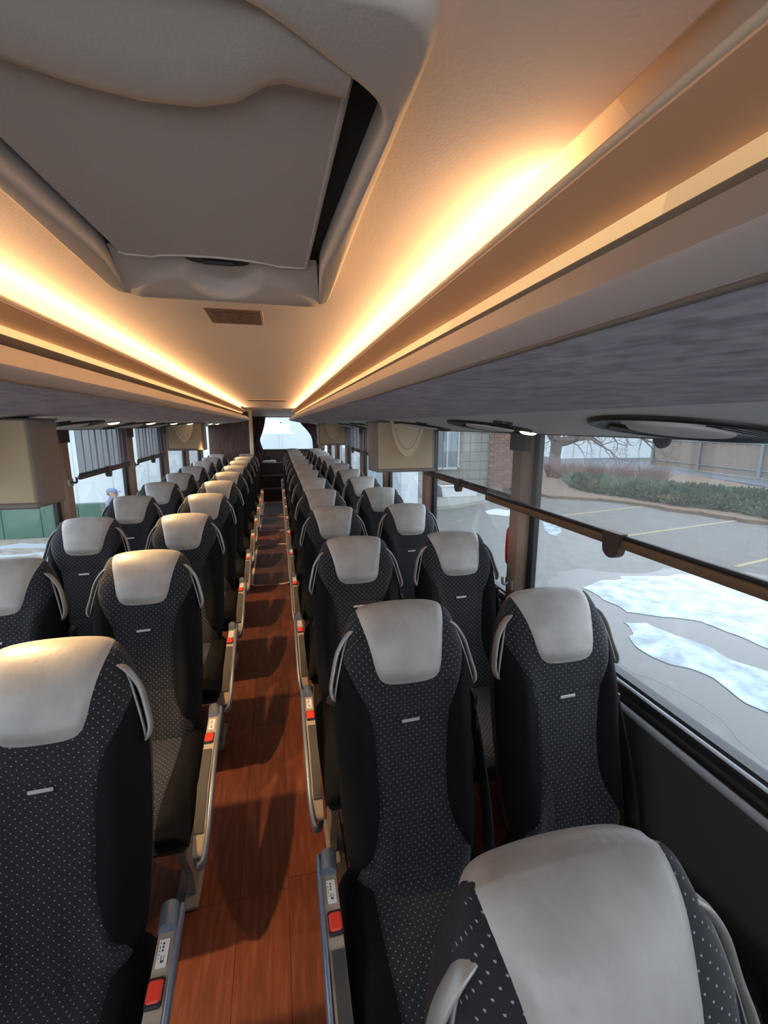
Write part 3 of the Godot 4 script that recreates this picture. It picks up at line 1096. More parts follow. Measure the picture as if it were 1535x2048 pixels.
func make_seat_meshes() -> void:
	var hs := []
	for k in 30:
		hs.append(0.44 + (1.06 - 0.44) * k / 29.0)
	for q: float in [0.613, 0.618, 0.632, 0.643, 0.878, 0.885, 0.892]:
		hs.append(q)
	hs.append_array([1.075, 1.09, 1.102, 1.112, 1.12, 1.1255, 1.1285, 1.13])
	hs.sort()
	# dotted middle
	var rows := []
	var uvs := []
	var climb := 0.0
	for h: float in hs:
		var c := minf(tab(SEAM, h), tab(HALF, h)) if h < 1.03 else tab(HALF, h)
		var row := PackedVector3Array()
		var uv := PackedVector2Array()
		for i in 31:
			var x := c * (i / 15.0 - 1.0)
			row.append(back_front(x, h))
		# lengths along the cloth, so that the weave keeps its scale over the crown
		if not rows.is_empty():
			climb += row[15].distance_to(rows[-1][15])
		for i in 31:
			uv.append(Vector2(0, climb))
		for i in range(16, 31):
			uv[i].x = uv[i - 1].x + row[i].distance_to(row[i - 1])
			uv[30 - i].x = uv[31 - i].x - row[30 - i].distance_to(row[31 - i])
		rows.append(row)
		uvs.append(uv)
	var mb := MB.new()
	mb.grid(rows, Vector3(0, 0.8, -0.4), uvs)
	parts["backrest"] = mb.mesh()
	# plain bolsters
	for s: float in [-1.0, 1.0]:
		rows = []
		for h: float in hs:
			if h > 1.032:
				break
			var c := tab(SEAM, h)
			var w := tab(HALF, h)
			var row := PackedVector3Array()
			for i in 13:
				row.append(back_front(s * lerpf(c, w, 1.0 - pow(1.0 - i / 12.0, 1.5)), h))
			rows.append(row)
		mb = MB.new()
		mb.grid(rows, Vector3(0, 0.8, -0.4))
		parts["bolster%d" % int(s)] = mb.mesh()
	# shell at the back
	rows = []
	for h: float in hs:
		var w := tab(HALF, h)
		var row := PackedVector3Array()
		for i in 17:
			var u := i / 8.0 - 1.0
			row.append(back_rear(w * signf(u) * (1.0 - pow(1.0 - absf(u), 1.6)), h))
		rows.append(row)
	mb = MB.new()
	mb.grid(rows, Vector3(0, 0.8, 0.4))
	parts["shell"] = mb.mesh()
	# leather head cover: up the front, over the crown, down the rear
	rows = []
	var st := []
	for k in 26:
		st.append([0.960 + (1.13 - 0.960) * (1.0 - pow(1.0 - k / 25.0, 1.7)), 0])
	for q: float in [1.1285, 1.124, 1.115, 1.10, 1.08, 1.05]:
		st.append([q, 1])
	for k in st.size():
		var h: float = st[k][0]
		var pw := tab(PATCH, h) if st[k][1] == 0 else minf(0.126, tab(HALF, h) - 0.012)
		var row := PackedVector3Array()
		for i in 25:
			var u := i / 12.0 - 1.0
			var x := pw * u
			var p := back_front(x, h) if st[k][1] == 0 else back_rear(x, h)
			var lift := (0.010 + 0.010 * (1.0 - u * u)) * pow(1.0 - pow(absf(u), 10.0), 0.5) * smoothstep(0.0, 0.12, k / float(st.size())) - 0.0015
			# outward direction in the y-z plane
			var dir := Vector3(0, 0, 1)
			if st[k][1] == 0:
				dir = Vector3(0, smoothstep(1.0, 1.13, h), 1.0 - 0.9 * smoothstep(1.06, 1.13, h)).normalized()
			else:
				dir = Vector3(0, smoothstep(1.08, 1.13, h), -1.0 + 0.9 * smoothstep(1.10, 1.13, h)).normalized()
			row.append(p + dir * lift + Vector3(signf(x) * 0.001, 0, 0))
		rows.append(row)
	mb = MB.new()
	mb.grid(rows, Vector3(0, 1.0, -0.03))
	parts["head"] = mb.mesh()
	# cushion
	var prof := [Vector2(0.10, 0.452), Vector2(0.16, 0.454), Vector2(0.25, 0.452), Vector2(0.35, 0.457), Vector2(0.45, 0.468), Vector2(0.53, 0.474), Vector2(0.575, 0.470), Vector2(0.605, 0.455), Vector2(0.622, 0.43), Vector2(0.625, 0.40), Vector2(0.61, 0.365), Vector2(0.58, 0.345)]
	var cur := []
	for k in prof.size() - 1:
		for j in 3:
			cur.append(prof[k].lerp(prof[k + 1], j / 3.0))
	cur.append(prof[-1])
	var place := func(q: Vector2, x: float) -> Vector3:
		var t := absf(x) / 0.212
		var y := q.y
		if q.x < 0.6 and q.y > 0.43:
			y += 0.014 * exp(-pow((absf(x) - 0.165) / 0.03, 2.0)) - 0.006 * exp(-pow((absf(x) - 0.125) / 0.006, 2.0))
			y -= 0.005 * exp(-pow((absf(x) - 0.05) / 0.006, 2.0))
			y -= 0.006 * exp(-pow((q.x - 0.46 + 1.5 * x * x) / 0.008, 2.0))
		y = lerpf(0.36, y, pow(maxf(0.0, 1.0 - pow(t, 7.0)), 0.5)) if q.y > 0.36 else y
		return Vector3(x, y, q.x - 0.02 * pow(t, 4.0) * smoothstep(0.4, 0.6, q.x))
	for part in 3:
		rows = []
		uvs = []
		for q: Vector2 in cur:
			var row := PackedVector3Array()
			var uv := PackedVector2Array()
			for i in 15:
				var u := i / 14.0
				var x := 0.0
				if part == 0:
					x = lerpf(-0.125, 0.125, u)
				else:
					x = (1.0 if part == 1 else -1.0) * lerpf(0.125, 0.212, 1.0 - pow(1.0 - u, 1.6))
				row.append(place.call(q, x))
				uv.append(Vector2(x, q.x - q.y))
			rows.append(row)
			uvs.append(uv)
		mb = MB.new()
		mb.grid(rows, Vector3(0, 0.36, 0.3), uvs)
		parts["cushion%d" % part] = mb.mesh()
	mb = MB.new()
	mb.box(Vector3(0, 0.345, 0.34), Vector3(0.40, 0.04, 0.5), 0.012)
	parts["pan"] = mb.mesh()
	# grab handles at the shoulders
	for s: float in [-1.0, 1.0]:
		mb = MB.new()
		var pts := [Vector3(0.141, 1.090, -0.022), Vector3(0.161, 1.074, -0.016), Vector3(0.185, 1.035, -0.010), Vector3(0.199, 0.985, 0.002), Vector3(0.208, 0.947, 0.018), Vector3(0.206, 0.929, 0.028), Vector3(0.199, 0.918, 0.032)]
		mb.tube(curve(pts, 5).map(func(q: Vector3) -> Vector3: return Vector3(q.x * s, q.y, q.z)), [0.0050, 0.0052, 0.0055, 0.0055, 0.0055, 0.0055, 0.0055, 0.0055, 0.0055, 0.0055, 0.0055, 0.0055, 0.0055, 0.0055, 0.0055, 0.0055, 0.0055, 0.0055, 0.0055, 0.0055, 0.0055, 0.0055, 0.0055, 0.0055, 0.0055, 0.0055, 0.0054, 0.005, 0.0045, 0.004, 0.0035], 10, 2.8, Vector3(0, 0.25, 1))
		pts = [Vector3(0.200, 0.923, 0.030), Vector3(0.192, 0.96, 0.020), Vector3(0.179, 1.01, 0.006), Vector3(0.165, 1.055, -0.010), Vector3(0.149, 1.082, -0.020)]
		mb.tube(curve(pts, 4).map(func(q: Vector3) -> Vector3: return Vector3(q.x * s, q.y, q.z)), 0.003, 8, 1.8, Vector3(0, 0.25, 1))
		parts["handle%d" % int(s)] = mb.mesh()
	# name tag, belt
	mb = MB.new()
	mb.box(Vector3(-0.002, 0.866, 0.0865), Vector3(0.05, 0.009, 0.005), 0.002, Basis(Vector3.RIGHT, -0.15) * Basis(Vector3.BACK, 0.03))
	parts["tag"] = mb.mesh()
	mb = MB.new()
	var belt := curve([Vector3(0.168, 1.0, -0.075), Vector3(0.192, 0.93, -0.045), Vector3(0.212, 0.80, 0.02), Vector3(0.222, 0.62, 0.09), Vector3(0.222, 0.47, 0.14), Vector3(0.21, 0.36, 0.17)], 5)
	mb.tube(belt, 0.003, 8, 7.5, Vector3(0.35, 0, 1))
	parts["belt"] = mb.mesh()
	mb = MB.new()
	mb.box(Vector3(0.218, 0.79, 0.03), Vector3(0.008, 0.05, 0.03), 0.003)
	mb.box(Vector3(0.22, 0.755, 0.042), Vector3(0.004, 0.035, 0.018), 0.0015)
	parts["tongue"] = mb.mesh()
	mb = MB.new()
	mb.box(Vector3(0.214, 0.845, 0.0), Vector3(0.02, 0.05, 0.05), 0.007)
	parts["guide"] = mb.mesh()
	mb = MB.new()
	mb.box(Vector3(-0.212, 0.485, 0.27), Vector3(0.03, 0.09, 0.024), 0.006, Basis(Vector3.RIGHT, 0.4))
	parts["buckle"] = mb.mesh()
	# aisle arm (built at +x, mirrored by s)
	for s: float in [-1.0, 1.0]:
		var X := 0.238 * s
		mb = MB.new()
		var side := [Vector2(0.135, 0.505), Vector2(0.30, 0.480), Vector2(0.45, 0.442), Vector2(0.545, 0.385), Vector2(0.60, 0.335), Vector2(0.605, 0.318), Vector2(0.585, 0.312), Vector2(0.50, 0.335), Vector2(0.40, 0.365), Vector2(0.25, 0.42), Vector2(0.15, 0.452), Vector2(0.13, 0.47)]
		mb.extrude(rounded(side, 0.012, 3), X - 0.018, X + 0.018, along_x, 40.0)
		parts["arm%d" % int(s)] = mb.mesh()
		mb = MB.new()
		var rail := curve([Vector3(X + s * 0.022, 0.500, 0.10), Vector3(X + s * 0.024, 0.490, 0.20), Vector3(X + s * 0.026, 0.462, 0.34), Vector3(X + s * 0.026, 0.425, 0.45), Vector3(X + s * 0.024, 0.365, 0.555), Vector3(X + s * 0.016, 0.318, 0.612), Vector3(X, 0.298, 0.612), Vector3(X - s * 0.012, 0.300, 0.585)], 5)
		mb.tube(rail, 0.0085, 8, 1.7, Vector3(0, 1, 0))
		parts["rail%d" % int(s)] = mb.mesh()
		mb = MB.new()
		mb.tube([Vector3(X - s * 0.004, 0.508, 0.10), Vector3(X + s * 0.001, 0.506, 0.155)], 0.021, 14)
		parts["pivot%d" % int(s)] = mb.mesh()
		var tilt := Basis(Vector3.RIGHT, 0.151)
		mb = MB.new()
		var st2 := MB.new()
		var c := Vector3(X - s * 0.001, 0.4985, 0.195)
		st2.quad(c + tilt * Vector3(-0.011, 0, -0.026), c + tilt * Vector3(0.011, 0, -0.026), c + tilt * Vector3(0.011, 0, 0.026), c + tilt * Vector3(-0.011, 0, 0.026), Vector3.UP)
		st2.t = PackedVector2Array([Vector2(0, 0), Vector2(1, 0), Vector2(1, 1), Vector2(0, 0), Vector2(1, 1), Vector2(0, 1)])
		st2.box(c - Vector3(0, 0.0022, 0), Vector3(0.022, 0.002, 0.052), 0.0005, tilt)
		parts["sticker%d" % int(s)] = st2.mesh()
		mb.box(Vector3(X - s * 0.003, 0.489, 0.262), Vector3(0.03, 0.014, 0.042), 0.005, tilt)
		parts["button%d" % int(s)] = mb.mesh()
		mb = MB.new()
		mb.box(Vector3(X - s * 0.003, 0.4865, 0.262), Vector3(0.034, 0.012, 0.052), 0.004, tilt)
		parts["button_well%d" % int(s)] = mb.mesh()
		mb = MB.new()
		var pad := []
		for k in 9:
			var u := k / 8.0
			pad.append(Vector2(lerpf(0.315, 0.565, u), tab([[0.135, 0.505], [0.30, 0.480], [0.45, 0.442], [0.545, 0.385], [0.60, 0.335]], lerpf(0.315, 0.565, u)) + 0.005))
		for k in 9:
			var q: Vector2 = pad[8 - k]
			pad.append(q - Vector2(0.006, 0.014))
		mb.extrude(PackedVector2Array(pad), X - 0.0145 - s * 0.002, X + 0.0145 - s * 0.002, along_x, 40.0)
		parts["pad%d" % int(s)] = mb.mesh()
		# side plate and foot under the aisle seat
		mb = MB.new()
		mb.extrude(rounded([Vector2(0.16, 0.40), Vector2(0.56, 0.33), Vector2(0.55, 0.28), Vector2(0.47, 0.12), Vector2(0.46, 0.02), Vector2(0.34, 0.02), Vector2(0.33, 0.12), Vector2(0.22, 0.30)], 0.02, 3), s * 0.175 - 0.012, s * 0.175 + 0.012, along_x, 40.0)
		parts["leg%d" % int(s)] = mb.mesh()
	mb = MB.new()
	mb.box(Vector3(0, 0.012, 0.40), Vector3(0.05, 0.02, 0.2), 0.005)
	parts["foot"] = mb.mesh()


func make_seat(aisle: float) -> Node3D:
	# aisle: -1 or 1 for the side that carries the arm, 0 for a window seat
	var r := Node3D.new()
	r.name = "coach_seat_model"
	var back := obj("backrest", parts["backrest"], M["dotted upholstery"], r)
	obj("bolster", parts["bolster-1"], M["plain black upholstery"], back)
	obj("bolster", parts["bolster1"], M["plain black upholstery"], back)
	obj("name_tag", parts["tag"], M["tag"], back)
	obj("back_shell", parts["shell"], M["seat shell plastic"], r)
	obj("head_cover", parts["head"], M["silver grey leather"], r)
	var cu := obj("cushion", parts["cushion0"], M["dotted upholstery"], r)
	obj("cushion_bolster", parts["cushion1"], M["plain black upholstery"], cu)
	obj("cushion_bolster", parts["cushion2"], M["plain black upholstery"], cu)
	obj("seat_pan", parts["pan"], M["seat shell plastic"], r)
	obj("grab_handle", parts["handle-1"], M["silver"], r)
	obj("grab_handle", parts["handle1"], M["silver"], r)
	if aisle < 0.5:
		var b := obj("seat_belt", parts["belt"], M["strap"], r)
		obj("belt_tongue", parts["tongue"], M["steel"], b)
		obj("belt_guide", parts["guide"], M["black"], b)
	if aisle == 0.0:
		obj("belt_buckle", parts["buckle"], M["red_buckle"], r)
		return r
	var k := str(int(aisle))
	var arm := obj("armrest", parts["arm" + k], M["arm_beige"], r)
	obj("arm_rail", parts["rail" + k], M["silver_blue"], arm)
	obj("arm_pivot", parts["pivot" + k], M["silver_blue"], arm)
	obj("sticker", parts["sticker" + k], M["sticker"], arm)
	obj("button_frame", parts["button_well" + k], M["black"], arm)
	obj("release_button", parts["button" + k], M["red_button"], arm)
	obj("arm_pad", parts["pad" + k], M["arm_pad"], arm)
	var leg := obj("leg", parts["leg" + k], M["silver"], r)
	var f := obj("foot", parts["foot"], M["silver"], leg)
	f.position.x = aisle * 0.175
	return r


func build_seats() -> void:
	make_seat_meshes()
	var win_seat := make_seat(0.0)
	var right_aisle := make_seat(-1.0)
	var left_aisle := make_seat(1.0)
	# [model, x, z of the first row, first row, last row, block, place]
	var plan := [
		[right_aisle, 0.3236, -0.333, 0, 12, "right", "aisle"],
		[win_seat, 0.805, -0.333, 1, 12, "right", "window"],
		[left_aisle, -0.5301, -1.083, 0, 9, "left", "aisle"],
		[win_seat, -1.0241, -1.083, 1, 9, "left", "window"]]
	for q: Array in plan:
		for k in range(q[3], q[4] + 1):
			var o: Node3D = q[0].duplicate()
			o.name = numbered("coach_seat")
			add_child(o)
			o.position = Vector3(q[1], 0.0, q[2] - PITCH * k)
			var w: String = ORD[k]
			tag(o, "black coach seat, silver head cover, %s block, %s side, row %s" % [q[5], q[6], w], "seat", "coach seats in rows")
	for q: Node3D in [win_seat, right_aisle, left_aisle]:
		q.free()


# ---------------------------------------------------------------- fittings
func ellipse(a: float, b: float, n := 40, turn := 0.0) -> PackedVector2Array:
	var p := PackedVector2Array()
	for k in n:
		p.append(Vector2(cos(TAU * k / n) * a, sin(TAU * k / n) * b).rotated(turn))
	return p


func dish(a: float, b: float, rings: Array, n := 40) -> MB:
	# rings: [scale, y]
	var rows := []
	for r: Array in rings:
		var row := PackedVector3Array()
		for k in n + 1:
			row.append(Vector3(cos(TAU * k / n) * a * float(r[0]), float(r[1]), sin(TAU * k / n) * b * float(r[0])))
		rows.append(row)
	var mb := MB.new()
	mb.grid(rows, Vector3(0, 1, 0))
	return mb


func panel_basis(s: float) -> Basis:
	# the service panel slopes down towards the wall
	return Basis(Vector3.BACK, -s * atan2(0.0625, 0.411))


func on_panel(s: float, d: float, z: float) -> Vector3:
	return Vector3(MID + s * d, EYE + 0.0295 - (d - 0.714) * 0.0625 / 0.411, z)


func build_fixtures() -> void:
	for s: float in [1.0, -1.0]:
		var side := "right" if s > 0 else "left"
		var zs := [-0.80, -1.68, -2.55, -3.4, -4.25, -5.1] if s > 0 else [-1.0, -1.8, -2.68, -3.68, -4.5, -5.3]
		for k in zs.size():
			var z: float = zs[k]
			var v := thing("speaker_vent", "oval black speaker and vent fitting under the %s rack, %s" % [side, ORD[k]], "vent", on_panel(s, 0.935, z), "oval vents under the racks")
			v.basis = panel_basis(s)
			obj("bezel", dish(0.165, 0.20, [[1.0, 0.002], [1.0, -0.006], [0.97, -0.010], [0.9, -0.009], [0.84, -0.002], [0.5, 0.001], [0.02, 0.001]]), M["black"], v)
			obj("speaker_grille", dish(0.092, 0.105, [[1.0, 0.001], [1.0, -0.007], [0.95, -0.011], [0.7, -0.014], [0.4, -0.0155], [0.02, -0.016]]), M["speaker_mesh"], v)
			for e: float in [-1.0, 1.0]:
				for j in 3:
					obj("louvre", one_box(Vector3(0, -0.006, e * (0.125 + 0.018 * j)), Vector3(0.13 - 0.025 * j, 0.004, 0.009), 0.001), M["rubber"], v)
			if k == 0:
				continue
			# small round eyeball vent beside it
			var nz := dish(0.032, 0.032, [[1.0, 0.002], [1.0, -0.008], [0.9, -0.012], [0.75, -0.008], [0.7, -0.004], [0.45, -0.009], [0.02, -0.011]], 24)
			var nv := thing("air_nozzle", "small round black air nozzle under the %s rack beside oval vent %s" % [side, ORD[k]], "vent", on_panel(s, 0.84, z + 0.29), "round air nozzles")
			nv.basis = panel_basis(s)
			obj("nozzle", nz, M["rubber"], nv)
		var lamps := [-1.55] if s > 0 else [-2.13, -2.93, -1.33, -3.73, -4.53, -5.33, -6.13, -6.93, -7.73]
		for k in lamps.size():
			var at := on_panel(s, 1.03 if s > 0 else 0.80, lamps[k])
			var where := "under the right rack beside the second oval vent" if s > 0 else "under the left rack, %s" % ["just right of the near screen housing", "over the first pleated blind", "left of the near screen housing", "third beyond the near screen housing", "fourth beyond the near screen housing", "fifth beyond the near screen housing", "sixth beyond the near screen housing", "second last before the washroom", "last before the washroom"][k]
			var lp := thing("reading_lamp", "lit oval reading lamp " + where, "lamp", at, "reading lamps")
			lp.basis = panel_basis(s)
			obj("bezel", dish(0.042, 0.034, [[1.0, 0.002], [1.0, -0.006], [0.93, -0.009], [0.86, -0.006]], 24), M["silver"], lp)
			obj("lens", dish(0.035, 0.028, [[1.0, -0.004], [0.85, -0.013], [0.5, -0.017], [0.02, -0.018]], 24), M["reading lamp lens"], lp)
			var sp := SpotLight3D.new()
			sp.name = "reading_lamp_light"
			sp.light_color = rgb(255, 206, 140)
			sp.light_energy = READING * (0.3 if s > 0 else 1.0)
			sp.spot_angle = 27.0
			sp.spot_angle_attenuation = 0.6
			sp.spot_range = 8.0
			sp.spot_attenuation = 2.0
			sp.light_size = 0.02
			sp.shadow_enabled = true
			sp.transform = Transform3D(Basis.looking_at(Vector3(-s * 0.52, -1.0, 0), Vector3.BACK), at + Vector3(0, -0.02, 0))
			add_child(sp, true)
	# folded-down screens
	var models := {}
	for q: Array in [[1.0, -2.70, "cream backed screen housing hanging under the right rack, near one"], [1.0, -6.5, "small distant cream backed screen housing under the right rack"], [-1.0, -1.77, "cream backed screen housing at the left edge, close to camera"], [-1.0, -5.45, "small distant cream backed screen housing under the left rack"]]:
		var s: float = q[0]
		var m := thing("screen_housing", q[2], "screen", Vector3(MID + s * 0.88, EYE, q[1]), "flip-down screens")
		var body := MB.new()
		# tapering housing: wide front frame, smaller rear
		var w := 0.375
		var fr := [Vector2(-w * 0.5, 0.02), Vector2(w * 0.5, 0.02), Vector2(w * 0.5, -0.285), Vector2(-w * 0.5, -0.285)]
		var rows := []
		for st: Array in [[0.0, 0.91, 0.9], [0.004, 0.955, 0.955], [0.0, 0.985, 0.985], [-0.012, 1.0, 1.0], [-0.035, 1.06, 1.0], [-0.14, 1.10, 1.0], [-0.155, 1.06, 0.96], [-0.156, 0.02, 0.02]]:
			var row := PackedVector3Array()
			var rd := rounded(fr, 0.012, 3)
			for i in rd.size() + 1:
				var p: Vector2 = rd[i % rd.size()]
				row.append(Vector3(p.x * float(st[1]), -0.125 + (p.y + 0.125) * float(st[2]), st[0]))
			rows.append(row)
		body.grid(rows, Vector3(0, -0.125, -0.07))
		obj("housing", body, M["monitor_rim"], m)
		obj("cover", one_box(Vector3(0, -0.128, -0.001), Vector3(w * 0.93, 0.284, 0.014), 0.004), M["monitor_back"], m)
		# rounded tongue hanging from the rack in front of the cover
		var tg := MB.new()
		var out := []
		for k in 25:
			var u := k / 24.0
			out.append(Vector2(-0.105 + 0.21 * u, -0.235 * pow(sin(PI * u), 0.55) + 0.045))
		tg.extrude(PackedVector2Array(out), 0.004, 0.046, along_z, 30.0)
		obj("hinge_tongue", tg, M["monitor_tongue"], m)
		var tl := MB.new()
		var edge := []
		for k in range(1, 24):
			var p: Vector2 = out[k]
			edge.append(Vector3(p.x * 0.80, 0.03 + (p.y - 0.03) * 0.80, 0.046))
		tl.tube(edge, 0.003, 6)
		obj("tongue_groove", tl, M["monitor_back"], m)
		obj("lower_edge", one_box(Vector3(0, -0.276, 0.004), Vector3(w * 1.0, 0.022, 0.02), 0.006), M["monitor_rim"], m)
	# blinds
	for q: Array in [
			[1.0, PILLAR0 + 0.34 - 0.02, PILLAR0 + 0.34 - 2.05 + 3.6, "ribbed", 0],
			[1.0, PILLAR0 - 0.05, PILLAR0 - BAY - 0.02, "sheer", 1],
			[1.0, PILLAR0 - BAY * 2 - 0.1, PILLAR0 - BAY * 3 + 0.1, "pleated", 2],
			[1.0, PILLAR0 - BAY * 3 - 0.1, PILLAR0 - BAY * 4 + 0.1, "pleated", 3],
			[-1.0, PILLAR0 - BAY - 0.19, PILLAR0 - BAY * 2 + 0.10, "pleated", 4],
			[-1.0, PILLAR0 - BAY * 2 - 0.19, PILLAR0 - BAY * 3 + 0.10, "pleated", 5]]:
		build_blind(q)
	# hooks and emergency handles on the pillars
	for q: Array in [[1.0, 0, 0.90, "grey coat hook on the right pillar behind the near window seat"], [-1.0, 1, 1.285, "grey blind catch on the first left pillar"], [-1.0, 2, 1.285, "grey blind catch on the second left pillar"], [-1.0, 1, 1.02, "dark coat hook low on the first left pillar"], [-1.0, 2, 1.02, "dark coat hook low on the second left pillar"]]:
		var s: float = q[0]
		var x := (WALL_R if s > 0 else WALL_L) - s * 0.022
		var h := thing("coat_hook", q[3], "hook", Vector3(x, q[2], PILLAR0 - BAY * int(q[1]) - 0.01), "hooks and catches on the pillars")
		obj("plate", one_box(Vector3(-s * 0.004, 0, 0), Vector3(0.012, 0.05, 0.07), 0.004), M["silver"], h)
		var hk := MB.new()
		hk.tube(curve([Vector3(-s * 0.008, 0.005, 0), Vector3(-s * 0.035, 0.0, 0.0), Vector3(-s * 0.042, 0.02, 0.0), Vector3(-s * 0.04, 0.035, 0.0)], 4), 0.007, 8)
		obj("peg", hk, M["silver"] if s > 0 else M["arm_pad"], h)
	for q: Array in [[1.0, 0, 0.07], [-1.0, 2, -0.085], [-1.0, 3, -0.085]]:
		var s: float = q[0]
		var x := (WALL_R if s > 0 else WALL_L) + s * 0.02
		var e := MB.new()
		e.tube(curve([Vector3(0, -0.085, 0), Vector3(-s * 0.006, -0.07, 0), Vector3(-s * 0.008, 0, 0), Vector3(-s * 0.006, 0.07, 0), Vector3(0, 0.085, 0)], 4), 0.016, 10)
		var en := obj("emergency_handle", e, M["red"])
		en.position = Vector3(x, 1.06 if s > 0 else 1.18, PILLAR0 - BAY * int(q[1]) - (0.105 if s > 0 else 0.105))
		tag(en, "red emergency handle beside the %s" % ["right window pillar", "second left pillar", "third left pillar"][0 if s > 0 else int(q[1]) - 1], "handle", "red emergency handles")


func build_blind(q: Array) -> void:
	var s: float = q[0]
	var z0: float = q[1]
	var z1: float = q[2]
	if q[3] == "ribbed":
		z0 = 0.95
		z1 = -2.12
	var lab: String = ["large sheer ribbed roller blind over the nearest right window", "sheer pleated blind over the second right window behind the pillar", "grey pleated blind behind the near right screen housing", "grey pleated blind far along the right windows", "grey pleated blind over the left window nearest the camera", "grey pleated blind over the next left window"][q[4]]
	var x := (WALL_R - 0.045 if q[3] == "ribbed" else WALL_R - 0.012) if s > 0 else WALL_L + 0.014
	var o := thing("roller_blind", lab, "blind", Vector3(x, EYE - (0.365 if q[3] == "ribbed" else 0.35), (z0 + z1) * 0.5), "window blinds")
	var ln := absf(z0 - z1)
	var top := 0.338 if s > 0 else 0.32
	var rows := []
	var uvs := []
	for j in 2:
		var row := PackedVector3Array()
		var uv := PackedVector2Array()
		var n := 4 if q[3] == "ribbed" else 160
		for i in n + 1:
			var u := i / float(n)
			var wav := 0.0 if q[3] == "ribbed" else 0.011 * sin(u * TAU * 9.0) * (0.8 + 0.4 * sin(u * 31.0)) + 0.004 * sin(u * TAU * 23.0)
			row.append(Vector3(wav, j * top, (u - 0.5) * ln))
			uv.append(Vector2(u * ln, j * top))
		rows.append(row)
		uvs.append(uv)
	var mb := MB.new()
	mb.grid(rows, Vector3(s * 2.0, 0, 0), uvs)
	obj("fabric", mb, M["blind mesh"] if q[3] == "ribbed" else (M["sheer pleated blind"] if q[3] == "sheer" else M["pleated blind"]), o)
	var bar := MB.new()
	bar.extrude(rounded([Vector2(-0.011, -0.016), Vector2(0.011, -0.016), Vector2(0.011, 0.014), Vector2(-0.011, 0.014)], 0.006, 3), -ln * 0.5, ln * 0.5, along_z, 40.0)
	var b := obj("bar", bar, M["bronze"] if q[3] == "ribbed" else M["bronze_dark"], o)
	var cap := MB.new()
	cap.extrude(rounded([Vector2(-0.004, 0.013), Vector2(0.012, 0.013), Vector2(0.012, 0.026), Vector2(-0.004, 0.026)], 0.003, 2), -ln * 0.5, ln * 0.5, along_z, 40.0)
	obj("clamp_strip", cap, M["black"], b)
	# pull tab in the middle
	var zt := -1.20 - (z0 + z1) * 0.5 if q[3] == "ribbed" else 0.0
	var tb := MB.new()
	var outl := [Vector2(-0.04, 0.03), Vector2(0.04, 0.03)]
	for k in 9:
		var a := PI * k / 8.0
		outl.append(Vector2(cos(a) * 0.036, -0.024 - sin(a) * 0.030))
	tb.extrude(PackedVector2Array(outl.map(func(p: Vector2) -> Vector2: return p + Vector2(zt, 0))), -0.017 if s > 0 else -0.010, 0.010 if s > 0 else 0.017, along_x, 30.0)
	obj("pull_tab", tb, M["bronze_dark"], b)
	if q[3] == "ribbed":
		var dot := MB.new()
		dot.extrude(ellipse(0.03, 0.034, 24), 0.004, 0.012, func(p: Vector2, w: float) -> Vector3: return Vector3(w, 0.335 + p.y, p.x + (-1.07 - (z0 + z1) * 0.5)))
		obj("suction_cup", dot, M["rubber"], o)


# ---------------------------------------------------------------- outdoors
func flat_patch(pts: Array, y: float, thick: float, wobble := 0.0) -> MB:
	var p := PackedVector2Array()
	var f := noise(0.9, 2, FastNoiseLite.TYPE_SIMPLEX_SMOOTH, 77)
	var m := pts.size()
	for i in m:
		var a := Vector2(pts[i][0], pts[i][1])
		var b := Vector2(pts[(i + 1) % m][0], pts[(i + 1) % m][1])
		var k := 8 if wobble > 0.0 else 1
		for j in k:
			var q := a.lerp(b, j / float(k))
			if wobble > 0.0:
				q += Vector2(f.get_noise_2d(q.x, q.y), f.get_noise_2d(q.x + 90.0, q.y)) * wobble
			p.append(q)
	if Geometry2D.triangulate_polygon(p).is_empty():
		printerr("outline crosses itself near ", pts[0])
	var mb := MB.new()
	mb.extrude(p, y, y + thick, along_y, 30.0)
	return mb


